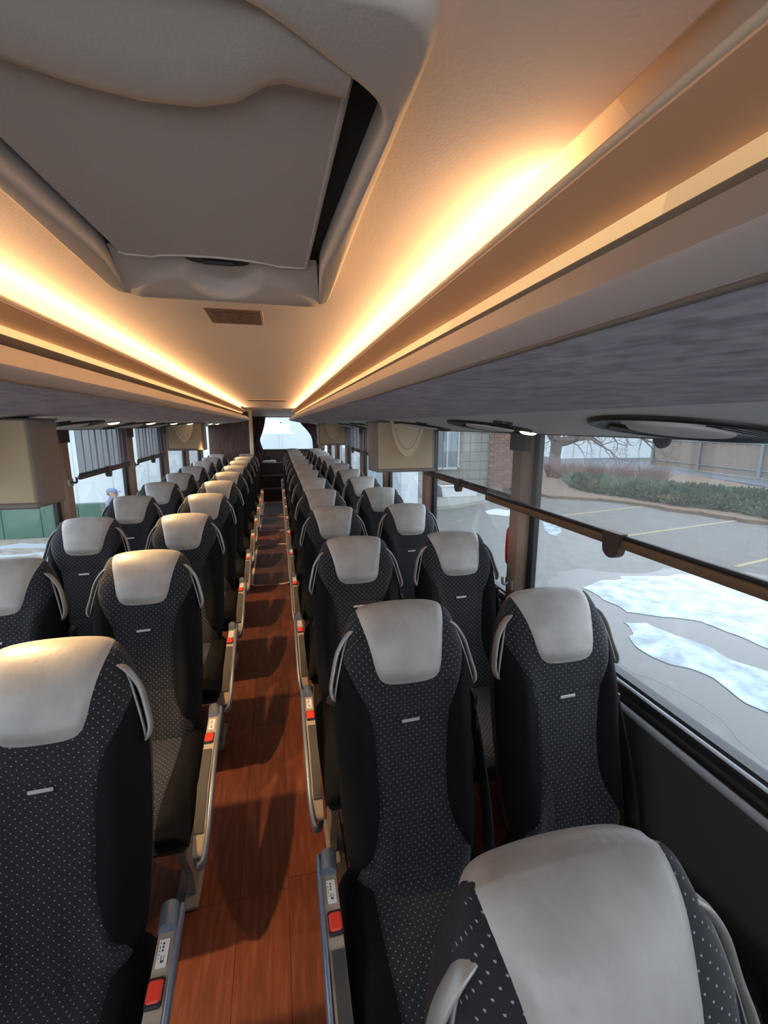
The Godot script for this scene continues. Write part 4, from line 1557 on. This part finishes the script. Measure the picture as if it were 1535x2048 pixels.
func build_left_outside() -> void:
	struct("ground", one_box(Vector3(5, GROUND - 0.1, -15), Vector3(130, 0.2, 110), 0.0), M["asphalt"])
	# gravel and slush beside the coach
	struct("ground_left", one_box(Vector3(-9.0, GROUND + 0.005, -7.0), Vector3(14.4, 0.02, 13.0), 0.0), M["grit"])
	tag(obj("snow_strip", flat_patch([[-10, -12.2], [-4.2, -12.5], [-4.2, -12.75], [-10, -12.55]], GROUND + 0.015, 0.02, 0.3), M["snow"]), "thin white slush strip on the gravel before the green wall", "snow")
	tag(obj("snow_strip", flat_patch([[-6.4, -11.6], [-5.5, -11.7], [-5.2, -11.1], [-4.6, -9.8], [-4.3, -9.8], [-4.9, -11.1], [-4.6, -11.9], [-6.4, -11.85]], GROUND + 0.016, 0.02, 0.2), M["snow"]), "diagonal white slush track on the gravel outside the left windows", "snow")
	# metal-clad building across the rear: white sheets over a green base
	var z := -13.55
	var bd := thing("depot_building", "white ribbed metal building with green base behind the coach", "building", Vector3(-8.0, GROUND, z - 3.0))
	var x0 := -26.0
	var x1 := 4.3
	var core := MB.new()
	core.box(Vector3((x0 + x1) * 0.5 + 8.0, 3.0, 0.0), Vector3(x1 - x0, 6.0, 5.9), 0.0)
	obj("wall", core, M["white_siding"], bd)
	var sheet := one_box(Vector3(0, 3.45, 2.96), Vector3(0.885, 5.1, 0.05), 0.012).mesh()
	var rib := one_box(Vector3(0, 3.45, 2.99), Vector3(0.05, 5.1, 0.05), 0.016).mesh()
	var low := one_box(Vector3(0, 0.44, 2.97), Vector3(0.885, 0.88, 0.06), 0.012).mesh()
	for k in 31:
		var x := x0 + 8.0 + 0.45 + 0.9 * k
		var a := obj("siding_sheet", sheet, M["white_siding"], bd)
		a.position.x = x
		var b := obj("seam_rib", rib, M["white_siding"], bd)
		b.position.x = x + 0.45
		var c := obj("base_sheet", low, M["green_siding"], bd)
		c.position.x = x
	# side door of it, seen through the right windows
	var dr := obj("door", one_box(Vector3(11.1, 1.05, 2.98), Vector3(1.1, 2.1, 0.08), 0.01), M["door_paint"], bd)
	obj("door_handle", one_box(Vector3(10.7, 1.0, 3.04), Vector3(0.05, 0.16, 0.05), 0.01), M["steel"], dr)
	obj("door_frame", one_box(Vector3(11.1, 1.1, 2.96), Vector3(1.3, 2.25, 0.05), 0.01), M["white_paint"], bd)
	build_person(Vector3(-3.5, GROUND, -10.7))


func build_right_outside() -> void:
	# ice and melt water on the lot
	for q: Array in [
			["ice_patch", "large white icy puddle on the pavement below the near blind bar", [[5.6, -6.9], [6.4, -7.3], [7.6, -7.3], [8.5, -7.05], [9.3, -6.0], [9.4, -5.2], [6.8, -3.4], [6.5, -4.0], [6.54, -4.44], [6.45, -4.91], [6.28, -5.34], [5.78, -5.5], [5.5, -5.8], [5.5, -6.3]], 0.25],
			["ice_patch", "long pale icy strip on the pavement closest to the coach", [[5.14, -5.64], [5.44, -5.44], [5.42, -4.94], [5.62, -4.66], [5.64, -4.17], [5.74, -3.84], [5.9, -3.2], [5.9, -2.2], [5.1, -2.2], [5.0, -3.2], [4.94, -3.72], [4.8, -4.12], [4.62, -4.47], [4.8, -5.01]], 0.2],
			["ice_patch", "small round ice patch behind the right window pillar", [[7.9, -12.3], [8.3, -12.1], [8.1, -11.3], [7.4, -10.6], [7.35, -11.3]], 0.2],
			["ice_patch", "narrow white snow strip on the kerb by the beige building", [[7.1, -14.5], [7.7, -14.8], [8.2, -14.1], [7.4, -13.5], [6.9, -13.9]], 0.1]]:
		tag(obj(q[0], flat_patch(q[2], GROUND + 0.002, 0.008, q[3]), M["wet ice"] if "ice patch" in q[1] or "icy" in q[1] else M["snow"]), q[1], "ice")
	tag(obj("wet_stain", flat_patch([[4.4, -1.5], [4.3, -4.0], [4.2, -5.6], [4.6, -7.2], [5.6, -8.0], [6.6, -7.6], [7.6, -7.7], [9.2, -7.3], [10.2, -6.0], [10.0, -3.0], [8.0, -1.5]], GROUND + 0.0005, 0.001, 0.3), M["wet_asphalt"]), "dark wet stain on the pavement around the icy puddles", "stain")
	for q: Array in [[[9.0, -13.1], [14.6, -14.35], "yellow parking line farthest from the coach"], [[9.12, -10.24], [14.75, -11.32], "yellow parking line in the middle of the three"], [[9.55, -7.38], [15.0, -8.6], "yellow parking line nearest the right edge"]]:
		var a := Vector2(q[0][0], q[0][1])
		var b := Vector2(q[1][0], q[1][1])
		var d := (b - a).normalized().orthogonal() * 0.05
		var mb := MB.new()
		mb.extrude(PackedVector2Array([a + d, b + d, b - d, a - d]), GROUND + 0.001, GROUND + 0.006, along_y)
		tag(obj("parking_line", mb, M["line_yellow"]), q[2], "road marking", "parking lines")
	# planting bed
	struct("ground_bed", flat_patch([[10.6, -18.5], [11.2, -16.3], [12.7, -15.6], [13.5, -13.5], [14.1, -11.8], [14.7, -9.9], [16, -6], [22, -8], [22.5, -14], [22.7, -17.4], [24.1, -21.5], [22.8, -23.7], [20.3, -25.2], [19, -29], [11, -29]], GROUND + 0.005, 0.10, 0.3), M["mulch"])
	struct("ground_road", flat_patch([[22.6, -2], [26.5, -2], [25.7, -21], [27.4, -27], [31, -35], [30, -50], [18, -50], [20, -30], [24.5, -22], [22.6, -14]], GROUND + 0.003, 0.05), M["road"])
	# junipers: one low evergreen cover, made of sprigs
	var sprig := MB.new()
	var r := RandomNumberGenerator.new()
	r.seed = 3
	for k in 16:
		var d := Vector3(r.randf_range(-1, 1), r.randf_range(0.15, 0.9), r.randf_range(-1, 1)).normalized()
		var side := d.cross(Vector3(r.randf_range(-1, 1), 0.3, r.randf_range(-1, 1))).normalized() * 0.05
		var base := d * 0.04
		for e in 3:
			var f := base + d * (0.16 + 0.14 * e)
			sprig.tri(base + side * 0.4, f + side * (1.3 - 0.4 * e) + d * 0.05, f - side, Vector3.UP)
			sprig.tri(f - side * 1.2, f + d * 0.12, f + side * 1.2, Vector3.UP)
	var cover := multi(sprig.mesh(), M["juniper"], 1500, func(k: int) -> Transform3D:
		var u := r.randf()
		var v := pow(r.randf(), 0.8)
		# band from the far left tip to the near right
		var a := Vector2(13.3, -17.3).lerp(Vector2(15.4, -9.4), u)
		var b := Vector2(15.2, -21.2).lerp(Vector2(21.0, -11.0), u)
		var p := a.lerp(b, v)
		var sc := r.randf_range(0.55, 1.15) * lerpf(0.75, 1.25, sin(PI * clampf(v, 0.05, 0.95)))
		return Transform3D(Basis(Vector3.UP, r.randf() * TAU).scaled(Vector3(sc, sc * 0.85, sc)), Vector3(p.x, GROUND + 0.08, p.y)))
	cover.name = "juniper_cover"
	add_child(cover)
	cover.set_meta("kind", "stuff")
	tag(cover, "low green juniper ground cover across the planting bed", "shrubs")
	# dry brown shrubs
	var stick := MB.new()
	for k in 14:
		var d := Vector3(r.randf_range(-0.5, 0.5), 1.0, r.randf_range(-0.5, 0.5)).normalized()
		var l := r.randf_range(0.5, 1.0)
		var mid := d * l * 0.5 + Vector3(r.randf_range(-0.05, 0.05), 0, r.randf_range(-0.05, 0.05))
		stick.tube([Vector3.ZERO, mid, d * l + Vector3(d.x, -0.1, d.z) * 0.2], [0.012, 0.009, 0.004], 4, 1.0, Vector3.ZERO, false)
	for q: Array in [[16.3, -21.3, "dry brown shrub beside the tree trunk"], [17.4, -20.4, "dry brown shrub in the middle of the brown group"], [18.6, -19.4, "dry brown shrub right of the brown group, over the junipers"], [15.6, -22.6, "dry brown shrub farthest left behind the window pillar"]]:
		var s := thing("dry_shrub", q[2], "shrub", Vector3(q[0], GROUND + 0.08, q[1]), "dry brown shrubs")
		var mm := multi(stick.mesh(), M["dry_grass"], 46, func(k: int) -> Transform3D:
			var an := r.randf() * TAU
			var rd := sqrt(r.randf()) * 0.75
			var sc := r.randf_range(0.7, 1.25)
			return Transform3D(Basis(Vector3.UP, an).scaled(Vector3(sc, sc, sc)), Vector3(cos(an) * rd, 0, sin(an) * rd)))
		mm.name = "stems"
		mm.set_meta("kind", "stuff")
		s.add_child(mm, true)
	build_tree()
	build_fence()
	# white building behind the tree
	var wb := thing("white_building", "long white building behind the bare tree", "building", Vector3(36.0, GROUND, -46.0))
	obj("wall", one_box(Vector3(-4, 3.2, 2), Vector3(14, 6.4, 16), 0.02), M["white_siding"], wb)
	obj("corner_trim", one_box(Vector3(3.0, 3.2, 10.0), Vector3(0.3, 6.4, 0.3), 0.03), M["white_paint"], wb)
	for k in 9:
		obj("seam_rib", one_box(Vector3(-10 + 1.4 * k, 3.2, 10.03), Vector3(0.06, 6.4, 0.05), 0.01), M["white_paint"], wb)
	# houses over the fence
	for q: Array in [[50.0, -30.0, "pale house roof beyond the fence, left"], [52.0, -20.0, "pale house roof beyond the fence, right"]]:
		var hs := thing("house", q[2], "house", Vector3(q[0], GROUND, q[1]), "houses beyond the fence")
		obj("wall", one_box(Vector3(0, 1.5, 0), Vector3(6, 3.0, 8), 0.02), M["white_siding"], hs)
		var rf := MB.new()
		rf.extrude(PackedVector2Array([Vector2(-4.6, 3.0), Vector2(4.6, 3.0), Vector2(0, 5.2)]), -3.4, 3.4, along_x)
		obj("roof", rf, M["roof_grey"], hs)
	var leaf := MB.new()
	for k in 30:
		var c := Vector3(r.randfn(), r.randfn(), r.randfn()) * 0.35
		var d := Vector3(r.randfn(), r.randfn(), r.randfn()).normalized() * 0.16
		var e := d.cross(Vector3(r.randfn(), r.randfn(), r.randfn())).normalized() * 0.1
		leaf.tri(c - d, c + e, c + d, Vector3.UP)
		leaf.tri(c - d, c + d, c - e, Vector3.UP)
	var bush := thing("green_tree", "green tree showing over the fence between the houses", "tree", Vector3(36.0, GROUND, -26.0))
	var tk := MB.new()
	tk.tube([Vector3.ZERO, Vector3(0.05, 1.5, 0), Vector3(0, 2.6, 0.1)], [0.16, 0.13, 0.08], 8)
	obj("trunk", tk, M["bark"], bush)
	var lf := multi(leaf.mesh(), M["leaf_green"], 110, func(k: int) -> Transform3D:
		return Transform3D(Basis(Vector3.UP, r.randf() * TAU), Vector3(r.randfn() * 0.8, 3.1 + r.randfn() * 0.55, r.randfn() * 0.8)))
	lf.name = "crown"
	lf.set_meta("kind", "stuff")
	bush.add_child(lf, true)
	# beige building with a white window behind the second right pane
	var bb := thing("beige_building", "beige clad building with a white framed window and brick corner", "building", Vector3(7.4, GROUND, -21.0))
	obj("wall", one_box(Vector3(-0.4, 2.6, -1.5), Vector3(5.2, 5.2, 6.0), 0.02), M["beige_siding"], bb)
	for k in 10:
		obj("siding_board", one_box(Vector3(-0.4, 0.3 + 0.42 * k, 1.52), Vector3(5.2, 0.40, 0.04), 0.012), M["beige_siding"], bb)
	var wf := MB.new()
	for q: Array in [[Vector3(-0.1, 1.05, 1.58), Vector3(1.55, 0.12, 0.1)], [Vector3(-0.1, 2.95, 1.58), Vector3(1.55, 0.12, 0.1)], [Vector3(-0.85, 2.0, 1.58), Vector3(0.12, 2.0, 0.1)], [Vector3(0.65, 2.0, 1.58), Vector3(0.12, 2.0, 0.1)], [Vector3(0.1, 2.0, 1.58), Vector3(0.08, 2.0, 0.08)]]:
		wf.box(q[0], q[1], 0.01)
	var wn := obj("window_frame", wf, M["white_paint"], bb)
	obj("pane", one_box(Vector3(-0.1, 2.0, 1.555), Vector3(1.4, 1.85, 0.02), 0.0), M["window_dark"], wn)
	# brick corner, laid brick by brick
	var pier := obj("brick_corner", one_box(Vector3(2.95, 1.35, 1.42), Vector3(1.46, 2.7, 0.5), 0.0), M["mortar"], bb)
	var bk := one_box(Vector3.ZERO, Vector3(0.35, 0.115, 0.06), 0.008).mesh()
	for j in 20:
		for k in 4:
			var b := obj("brick", bk, M["brick"] if (j * 3 + k * 5) % 4 else M["brick_pale"], pier)
			b.position = Vector3(2.40 + 0.365 * k + (0.0 if j % 2 else -0.10), 0.07 + 0.134 * j, 1.685)
	# kerb walk, planter, bin before it
	struct("ground_walk", flat_patch([[4.6, -15.1], [6.0, -15.1], [9.0, -16.6], [10.2, -19.3], [4.6, -19.3]], GROUND + 0.002, 0.14), M["concrete"])
	var pl := thing("planter", "low white planter box on the kerb before the beige building", "planter", Vector3(7.15, GROUND + 0.14, -17.3))
	var pb := MB.new()
	pb.extrude(PackedVector2Array([Vector2(-0.72, 0), Vector2(0.72, 0), Vector2(0.82, 0.42), Vector2(-0.82, 0.42)]), -0.35, 0.35, along_z)
	obj("box", pb, M["white_paint"], pl)
	obj("rim", one_box(Vector3(0, 0.44, 0), Vector3(1.74, 0.08, 0.8), 0.02), M["white_paint"], pl)
	obj("soil", one_box(Vector3(0, 0.475, 0), Vector3(1.5, 0.02, 0.6), 0.0), M["mulch"], pl)
	var bn := thing("litter_bin", "grey round litter bin left of the white planter", "bin", Vector3(5.95, GROUND + 0.14, -17.2))
	var bm := MB.new()
	bm.tube([Vector3(0, 0, 0), Vector3(0, 0.3, 0), Vector3(0, 0.8, 0)], [0.24, 0.27, 0.31], 18)
	obj("drum", bm, M["bin_grey"], bn)
	var br := MB.new()
	br.tube([Vector3(0, 0.80, 0), Vector3(0, 0.86, 0)], 0.335, 18)
	obj("rim", br, M["bin_grey"], bn)


func multi(me: Mesh, m: Material, count: int, where: Callable) -> MultiMeshInstance3D:
	var mm := MultiMesh.new()
	mm.transform_format = MultiMesh.TRANSFORM_3D
	mm.mesh = me
	mm.instance_count = count
	for k in count:
		mm.set_instance_transform(k, where.call(k))
	var o := MultiMeshInstance3D.new()
	o.multimesh = mm
	o.material_override = m
	return o


func grow(mb: MB, at: Vector3, dir: Vector3, ln: float, rad: float, left: int, r: RandomNumberGenerator) -> void:
	var path := [at]
	var rads := [rad]
	var d := dir
	var p := at
	var n := 4
	for k in n:
		d = (d + Vector3(r.randf_range(-0.2, 0.2), r.randf_range(-0.10, 0.16), r.randf_range(-0.2, 0.2))).normalized()
		p += d * ln / n
		path.append(p)
		rads.append(rad * (1.0 - 0.45 * (k + 1) / n))
	mb.tube(path, rads, 7 if rad > 0.06 else 4, 1.0, Vector3.ZERO, false)
	if left <= 0:
		return
	var kids := 3 if left > 1 else 4
	for k in kids:
		var an := TAU * (k + r.randf() * 0.7) / kids
		var side := d.cross(Vector3(cos(an), 0.2, sin(an))).normalized()
		grow(mb, path[n if k < 2 else 2 + k % 2], (d * 0.75 + side * 0.75).normalized(), ln * r.randf_range(0.6, 0.82), rad * 0.52, left - 1, r)


func build_tree() -> void:
	var r := RandomNumberGenerator.new()
	r.seed = 21
	var t := thing("bare_tree", "bare branching tree with thick trunk beyond the right windows", "tree", Vector3(17.3, GROUND + 0.08, -25.8))
	var trunk := MB.new()
	trunk.tube(curve([Vector3(0, -0.1, 0), Vector3(-0.02, 0.5, 0), Vector3(0.02, 1.2, 0), Vector3(0.08, 1.9, 0)], 4), [0.52, 0.47, 0.43, 0.40, 0.38, 0.37, 0.36, 0.35, 0.35, 0.35, 0.36, 0.37, 0.36], 12)
	obj("trunk", trunk, M["bark"], t)
	for q: Vector3 in [Vector3(-0.75, 0.8, 0.1), Vector3(0.35, 0.95, -0.3), Vector3(0.85, 0.55, 0.3), Vector3(1.0, 0.25, 0.5), Vector3(-0.4, 0.7, -0.6), Vector3(1.0, 0.02, 0.1), Vector3(0.9, 0.0, 0.7), Vector3(-0.7, 0.1, 0.8), Vector3(0.8, 0.12, -0.5)]:
		var mb := MB.new()
		grow(mb, Vector3(0.06, 1.7 if q.y > 0.2 else 1.95, 0), q.normalized(), 2.6 if q.y > 0.2 else 2.0, 0.2 if q.y > 0.2 else 0.11, 4, r)
		obj("branch", mb, M["bark"], t)


func build_fence() -> void:
	var f := thing("board_fence", "brownish board fence with grey posts across the road", "fence", Vector3(26.0, GROUND, -20.0))
	var a := Vector3(1.9, 0, -9.0)
	var b := Vector3(-0.6, 0, 13.0)
	var d := (b - a)
	var ln := d.length()
	var bas := Basis(Vector3.UP, atan2(-d.z, d.x))
	var boards := int(ln / 0.30)
	var me := one_box(Vector3(0, 1.18, 0), Vector3(0.292, 2.3, 0.03), 0.006, bas).mesh()
	for k in boards:
		var o := obj("board", me, M["fence_board"], f)
		o.position = a + d * ((k + 0.5) / boards) + Vector3(0.02 * (k % 2), 0.01 * ((k * 7) % 3), 0)
	for k in 6:
		var mb := MB.new()
		mb.tube([Vector3(0, -0.1, 0), Vector3(0, 2.5, 0)], 0.09, 8)
		mb.tube([Vector3(0, 2.5, 0), Vector3(0, 2.58, 0)], [0.11, 0.05], 8)
		var o := obj("post", mb, M["fence_post"], f)
		o.position = a + d * (k / 5.0) + Vector3(-0.12, 0, 0)
	for y: float in [0.45, 1.95]:
		var mb := MB.new()
		mb.tube([a + Vector3(-0.07, y, 0), b + Vector3(-0.07, y, 0)], 0.035, 6)
		obj("rail", mb, M["fence_post"], f)


# ---------------------------------------------------------------- the passer-by
func smin(a: float, b: float, k: float) -> float:
	var h := maxf(k - absf(a - b), 0.0) / k
	return minf(a, b) - h * h * k * 0.25


func capsule(p: Vector3, c: Array) -> float:
	var a: Vector3 = c[0]
	var b: Vector3 = c[1]
	var ab := b - a
	var t := clampf((p - a).dot(ab) / maxf(ab.length_squared(), 1e-9), 0.0, 1.0)
	return p.distance_to(a + ab * t) - lerpf(c[2], c[3], t)


# surface nets over the blended capsules
func nets(bones: Array, cell: float, blend: float) -> MB:
	var lo := Vector3.INF
	var hi := -Vector3.INF
	for c: Array in bones:
		for e in 2:
			var rr := Vector3.ONE * (float(c[2 + e]) + blend + cell * 2.0)
			lo = lo.min(c[e] - rr)
			hi = hi.max(c[e] + rr)
	var n := Vector3i(((hi - lo) / cell).ceil()) + Vector3i.ONE
	var f := PackedFloat32Array()
	f.resize(n.x * n.y * n.z)
	for z in n.z:
		for y in n.y:
			for x in n.x:
				var p := lo + Vector3(x, y, z) * cell
				var d := 1e3
				for c: Array in bones:
					d = smin(d, capsule(p, c), blend)
				f[x + n.x * (y + n.y * z)] = d
	var mb := MB.new()
	var at := {}
	var offs := [0, 1, n.x, n.x + 1, n.x * n.y, n.x * n.y + 1, n.x * n.y + n.x, n.x * n.y + n.x + 1]
	for z in n.z - 1:
		for y in n.y - 1:
			for x in n.x - 1:
				var i := x + n.x * (y + n.y * z)
				var neg := 0
				for o: int in offs:
					if f[i + o] < 0.0:
						neg += 1
				if neg == 0 or neg == 8:
					continue
				var sum := Vector3.ZERO
				var cnt := 0
				for a in 8:
					for ax: int in [1, 2, 4]:
						var b := a | ax
						if b == a:
							continue
						var fa := f[i + offs[a]]
						var fb := f[i + offs[b]]
						if (fa < 0.0) != (fb < 0.0):
							var u := fa / (fa - fb)
							var pa := Vector3(a & 1, (a >> 1) & 1, (a >> 2) & 1)
							var pb := Vector3(b & 1, (b >> 1) & 1, (b >> 2) & 1)
							sum += pa.lerp(pb, u)
							cnt += 1
				at[i] = mb.v.size()
				mb.v.append(lo + (Vector3(x, y, z) + sum / cnt) * cell)
				mb.n.append(Vector3.ZERO)
				mb.t.append(Vector2.ZERO)
	var steps := [1, n.x, n.x * n.y]
	for i: int in at:
		for ax in 3:
			var j: int = i + steps[ax]
			if j >= f.size() or (f[i] < 0.0) == (f[j] < 0.0):
				continue
			var u: int = steps[(ax + 1) % 3]
			var w: int = steps[(ax + 2) % 3]
			if not (at.has(i - u) and at.has(i - w) and at.has(i - u - w)):
				continue
			var q := [at[i], at[i - u], at[i - u - w], at[i - w]]
			if f[i] < 0.0:
				q.reverse()
			mb.ix.append_array(PackedInt32Array([q[0], q[1], q[2], q[0], q[2], q[3]]))
	for k in range(0, mb.ix.size(), 3):
		var a := mb.ix[k]
		var b := mb.ix[k + 1]
		var c := mb.ix[k + 2]
		var nn := (mb.v[c] - mb.v[a]).cross(mb.v[b] - mb.v[a])
		mb.n[a] += nn
		mb.n[b] += nn
		mb.n[c] += nn
	for k in mb.n.size():
		mb.n[k] = mb.n[k].normalized()
	return mb


func build_person(at: Vector3) -> void:
	# standing, turned to the right (+x), arms at the sides
	var p := thing("person", "person in a blue cap and grey jacket outside the left window", "person", at)
	var body := [
		[Vector3(0, 0.90, 0), Vector3(0, 1.12, 0), 0.125, 0.13], [Vector3(0, 1.12, -0.05), Vector3(0, 1.32, -0.10), 0.13, 0.10], [Vector3(0, 1.12, 0.05), Vector3(0, 1.32, 0.10), 0.13, 0.10],
		[Vector3(0.0, 1.36, 0), Vector3(0.025, 1.47, 0), 0.06, 0.055], [Vector3(0.02, 1.52, 0), Vector3(0.015, 1.57, 0), 0.075, 0.078], [Vector3(0.055, 1.475, 0), Vector3(0.04, 1.53, 0), 0.045, 0.055],
		[Vector3(0.095, 1.535, 0), Vector3(0.118, 1.515, 0), 0.012, 0.014], [Vector3(0.0, 1.54, 0.078), Vector3(-0.01, 1.515, 0.08), 0.016, 0.010], [Vector3(0.0, 1.54, -0.078), Vector3(-0.01, 1.515, -0.08), 0.016, 0.010]]
	for s: float in [-1.0, 1.0]:
		body.append([Vector3(0, 1.33, 0.17 * s), Vector3(-0.02, 1.07, 0.215 * s), 0.062, 0.050])
		body.append([Vector3(-0.02, 1.07, 0.215 * s), Vector3(0.06, 0.84, 0.215 * s), 0.048, 0.036])
		body.append([Vector3(0.06, 0.84, 0.215 * s), Vector3(0.09, 0.75, 0.21 * s), 0.034, 0.026])
		body.append([Vector3(0, 0.90, 0.085 * s), Vector3(0.01, 0.48, 0.09 * s), 0.10, 0.065])
		body.append([Vector3(0.01, 0.48, 0.09 * s), Vector3(-0.02, 0.08, 0.09 * s), 0.062, 0.043])
		body.append([Vector3(-0.03, 0.045, 0.09 * s), Vector3(0.15, 0.035, 0.10 * s), 0.045, 0.035])
	obj("body", nets(body, 0.016, 0.03), M["skin"], p)
	var coat := [[Vector3(0, 0.82, 0), Vector3(0, 1.12, 0), 0.16, 0.15], [Vector3(0, 1.12, -0.06), Vector3(0, 1.33, -0.11), 0.145, 0.115], [Vector3(0, 1.12, 0.06), Vector3(0, 1.33, 0.11), 0.145, 0.115], [Vector3(-0.01, 1.38, 0), Vector3(0.0, 1.43, 0), 0.09, 0.075]]
	var legs := []
	for s: float in [-1.0, 1.0]:
		coat.append([Vector3(0, 1.33, 0.175 * s), Vector3(-0.02, 1.07, 0.222 * s), 0.078, 0.066])
		coat.append([Vector3(-0.02, 1.07, 0.222 * s), Vector3(0.06, 0.85, 0.22 * s), 0.064, 0.052])
		legs.append([Vector3(0, 0.86, 0.085 * s), Vector3(0.01, 0.48, 0.09 * s), 0.115, 0.082])
		legs.append([Vector3(0.01, 0.48, 0.09 * s), Vector3(-0.02, 0.11, 0.09 * s), 0.08, 0.068])
	obj("jacket", nets(coat, 0.02, 0.04), M["jacket"], p)
	obj("trousers", nets(legs, 0.025, 0.03), M["trousers"], p)
	var hair := [[Vector3(-0.03, 1.55, 0), Vector3(-0.04, 1.58, 0), 0.075, 0.07]]
	obj("hair", nets(hair, 0.012, 0.01), M["hair_grey"], p)
	var cap := MB.new()
	var rows := []
	for j in 9:
		var u := j / 8.0
		var row := PackedVector3Array()
		for k in 25:
			var an := TAU * k / 24.0
			var rr := 0.098 * cos(u * PI * 0.5) if j < 8 else 0.001
			row.append(Vector3(0.005 + cos(an) * rr * 1.05, 1.575 + 0.085 * sin(u * PI * 0.5), sin(an) * rr * 0.92))
		rows.append(row)
	cap.grid(rows, Vector3(0, 1.55, 0))
	cap.extrude(PackedVector2Array([Vector2(0.06, -0.075), Vector2(0.12, -0.07), Vector2(0.165, -0.045), Vector2(0.178, 0.0), Vector2(0.165, 0.045), Vector2(0.12, 0.07), Vector2(0.06, 0.075)]), 1.568, 1.576, along_y)
	obj("cap", cap, M["cap_blue"], p)
	for s: float in [-1.0, 1.0]:
		var eye := SphereMesh.new()
		eye.radius = 0.008
		eye.height = 0.016
		eye.radial_segments = 8
		eye.rings = 4
		var e := obj("eye", eye, M["rubber"], p)
		e.position = Vector3(0.089, 1.55, 0.03 * s)
	obj("mouth", one_box(Vector3(0.097, 1.487, 0), Vector3(0.006, 0.006, 0.04), 0.001), M["dry_grass"], p)
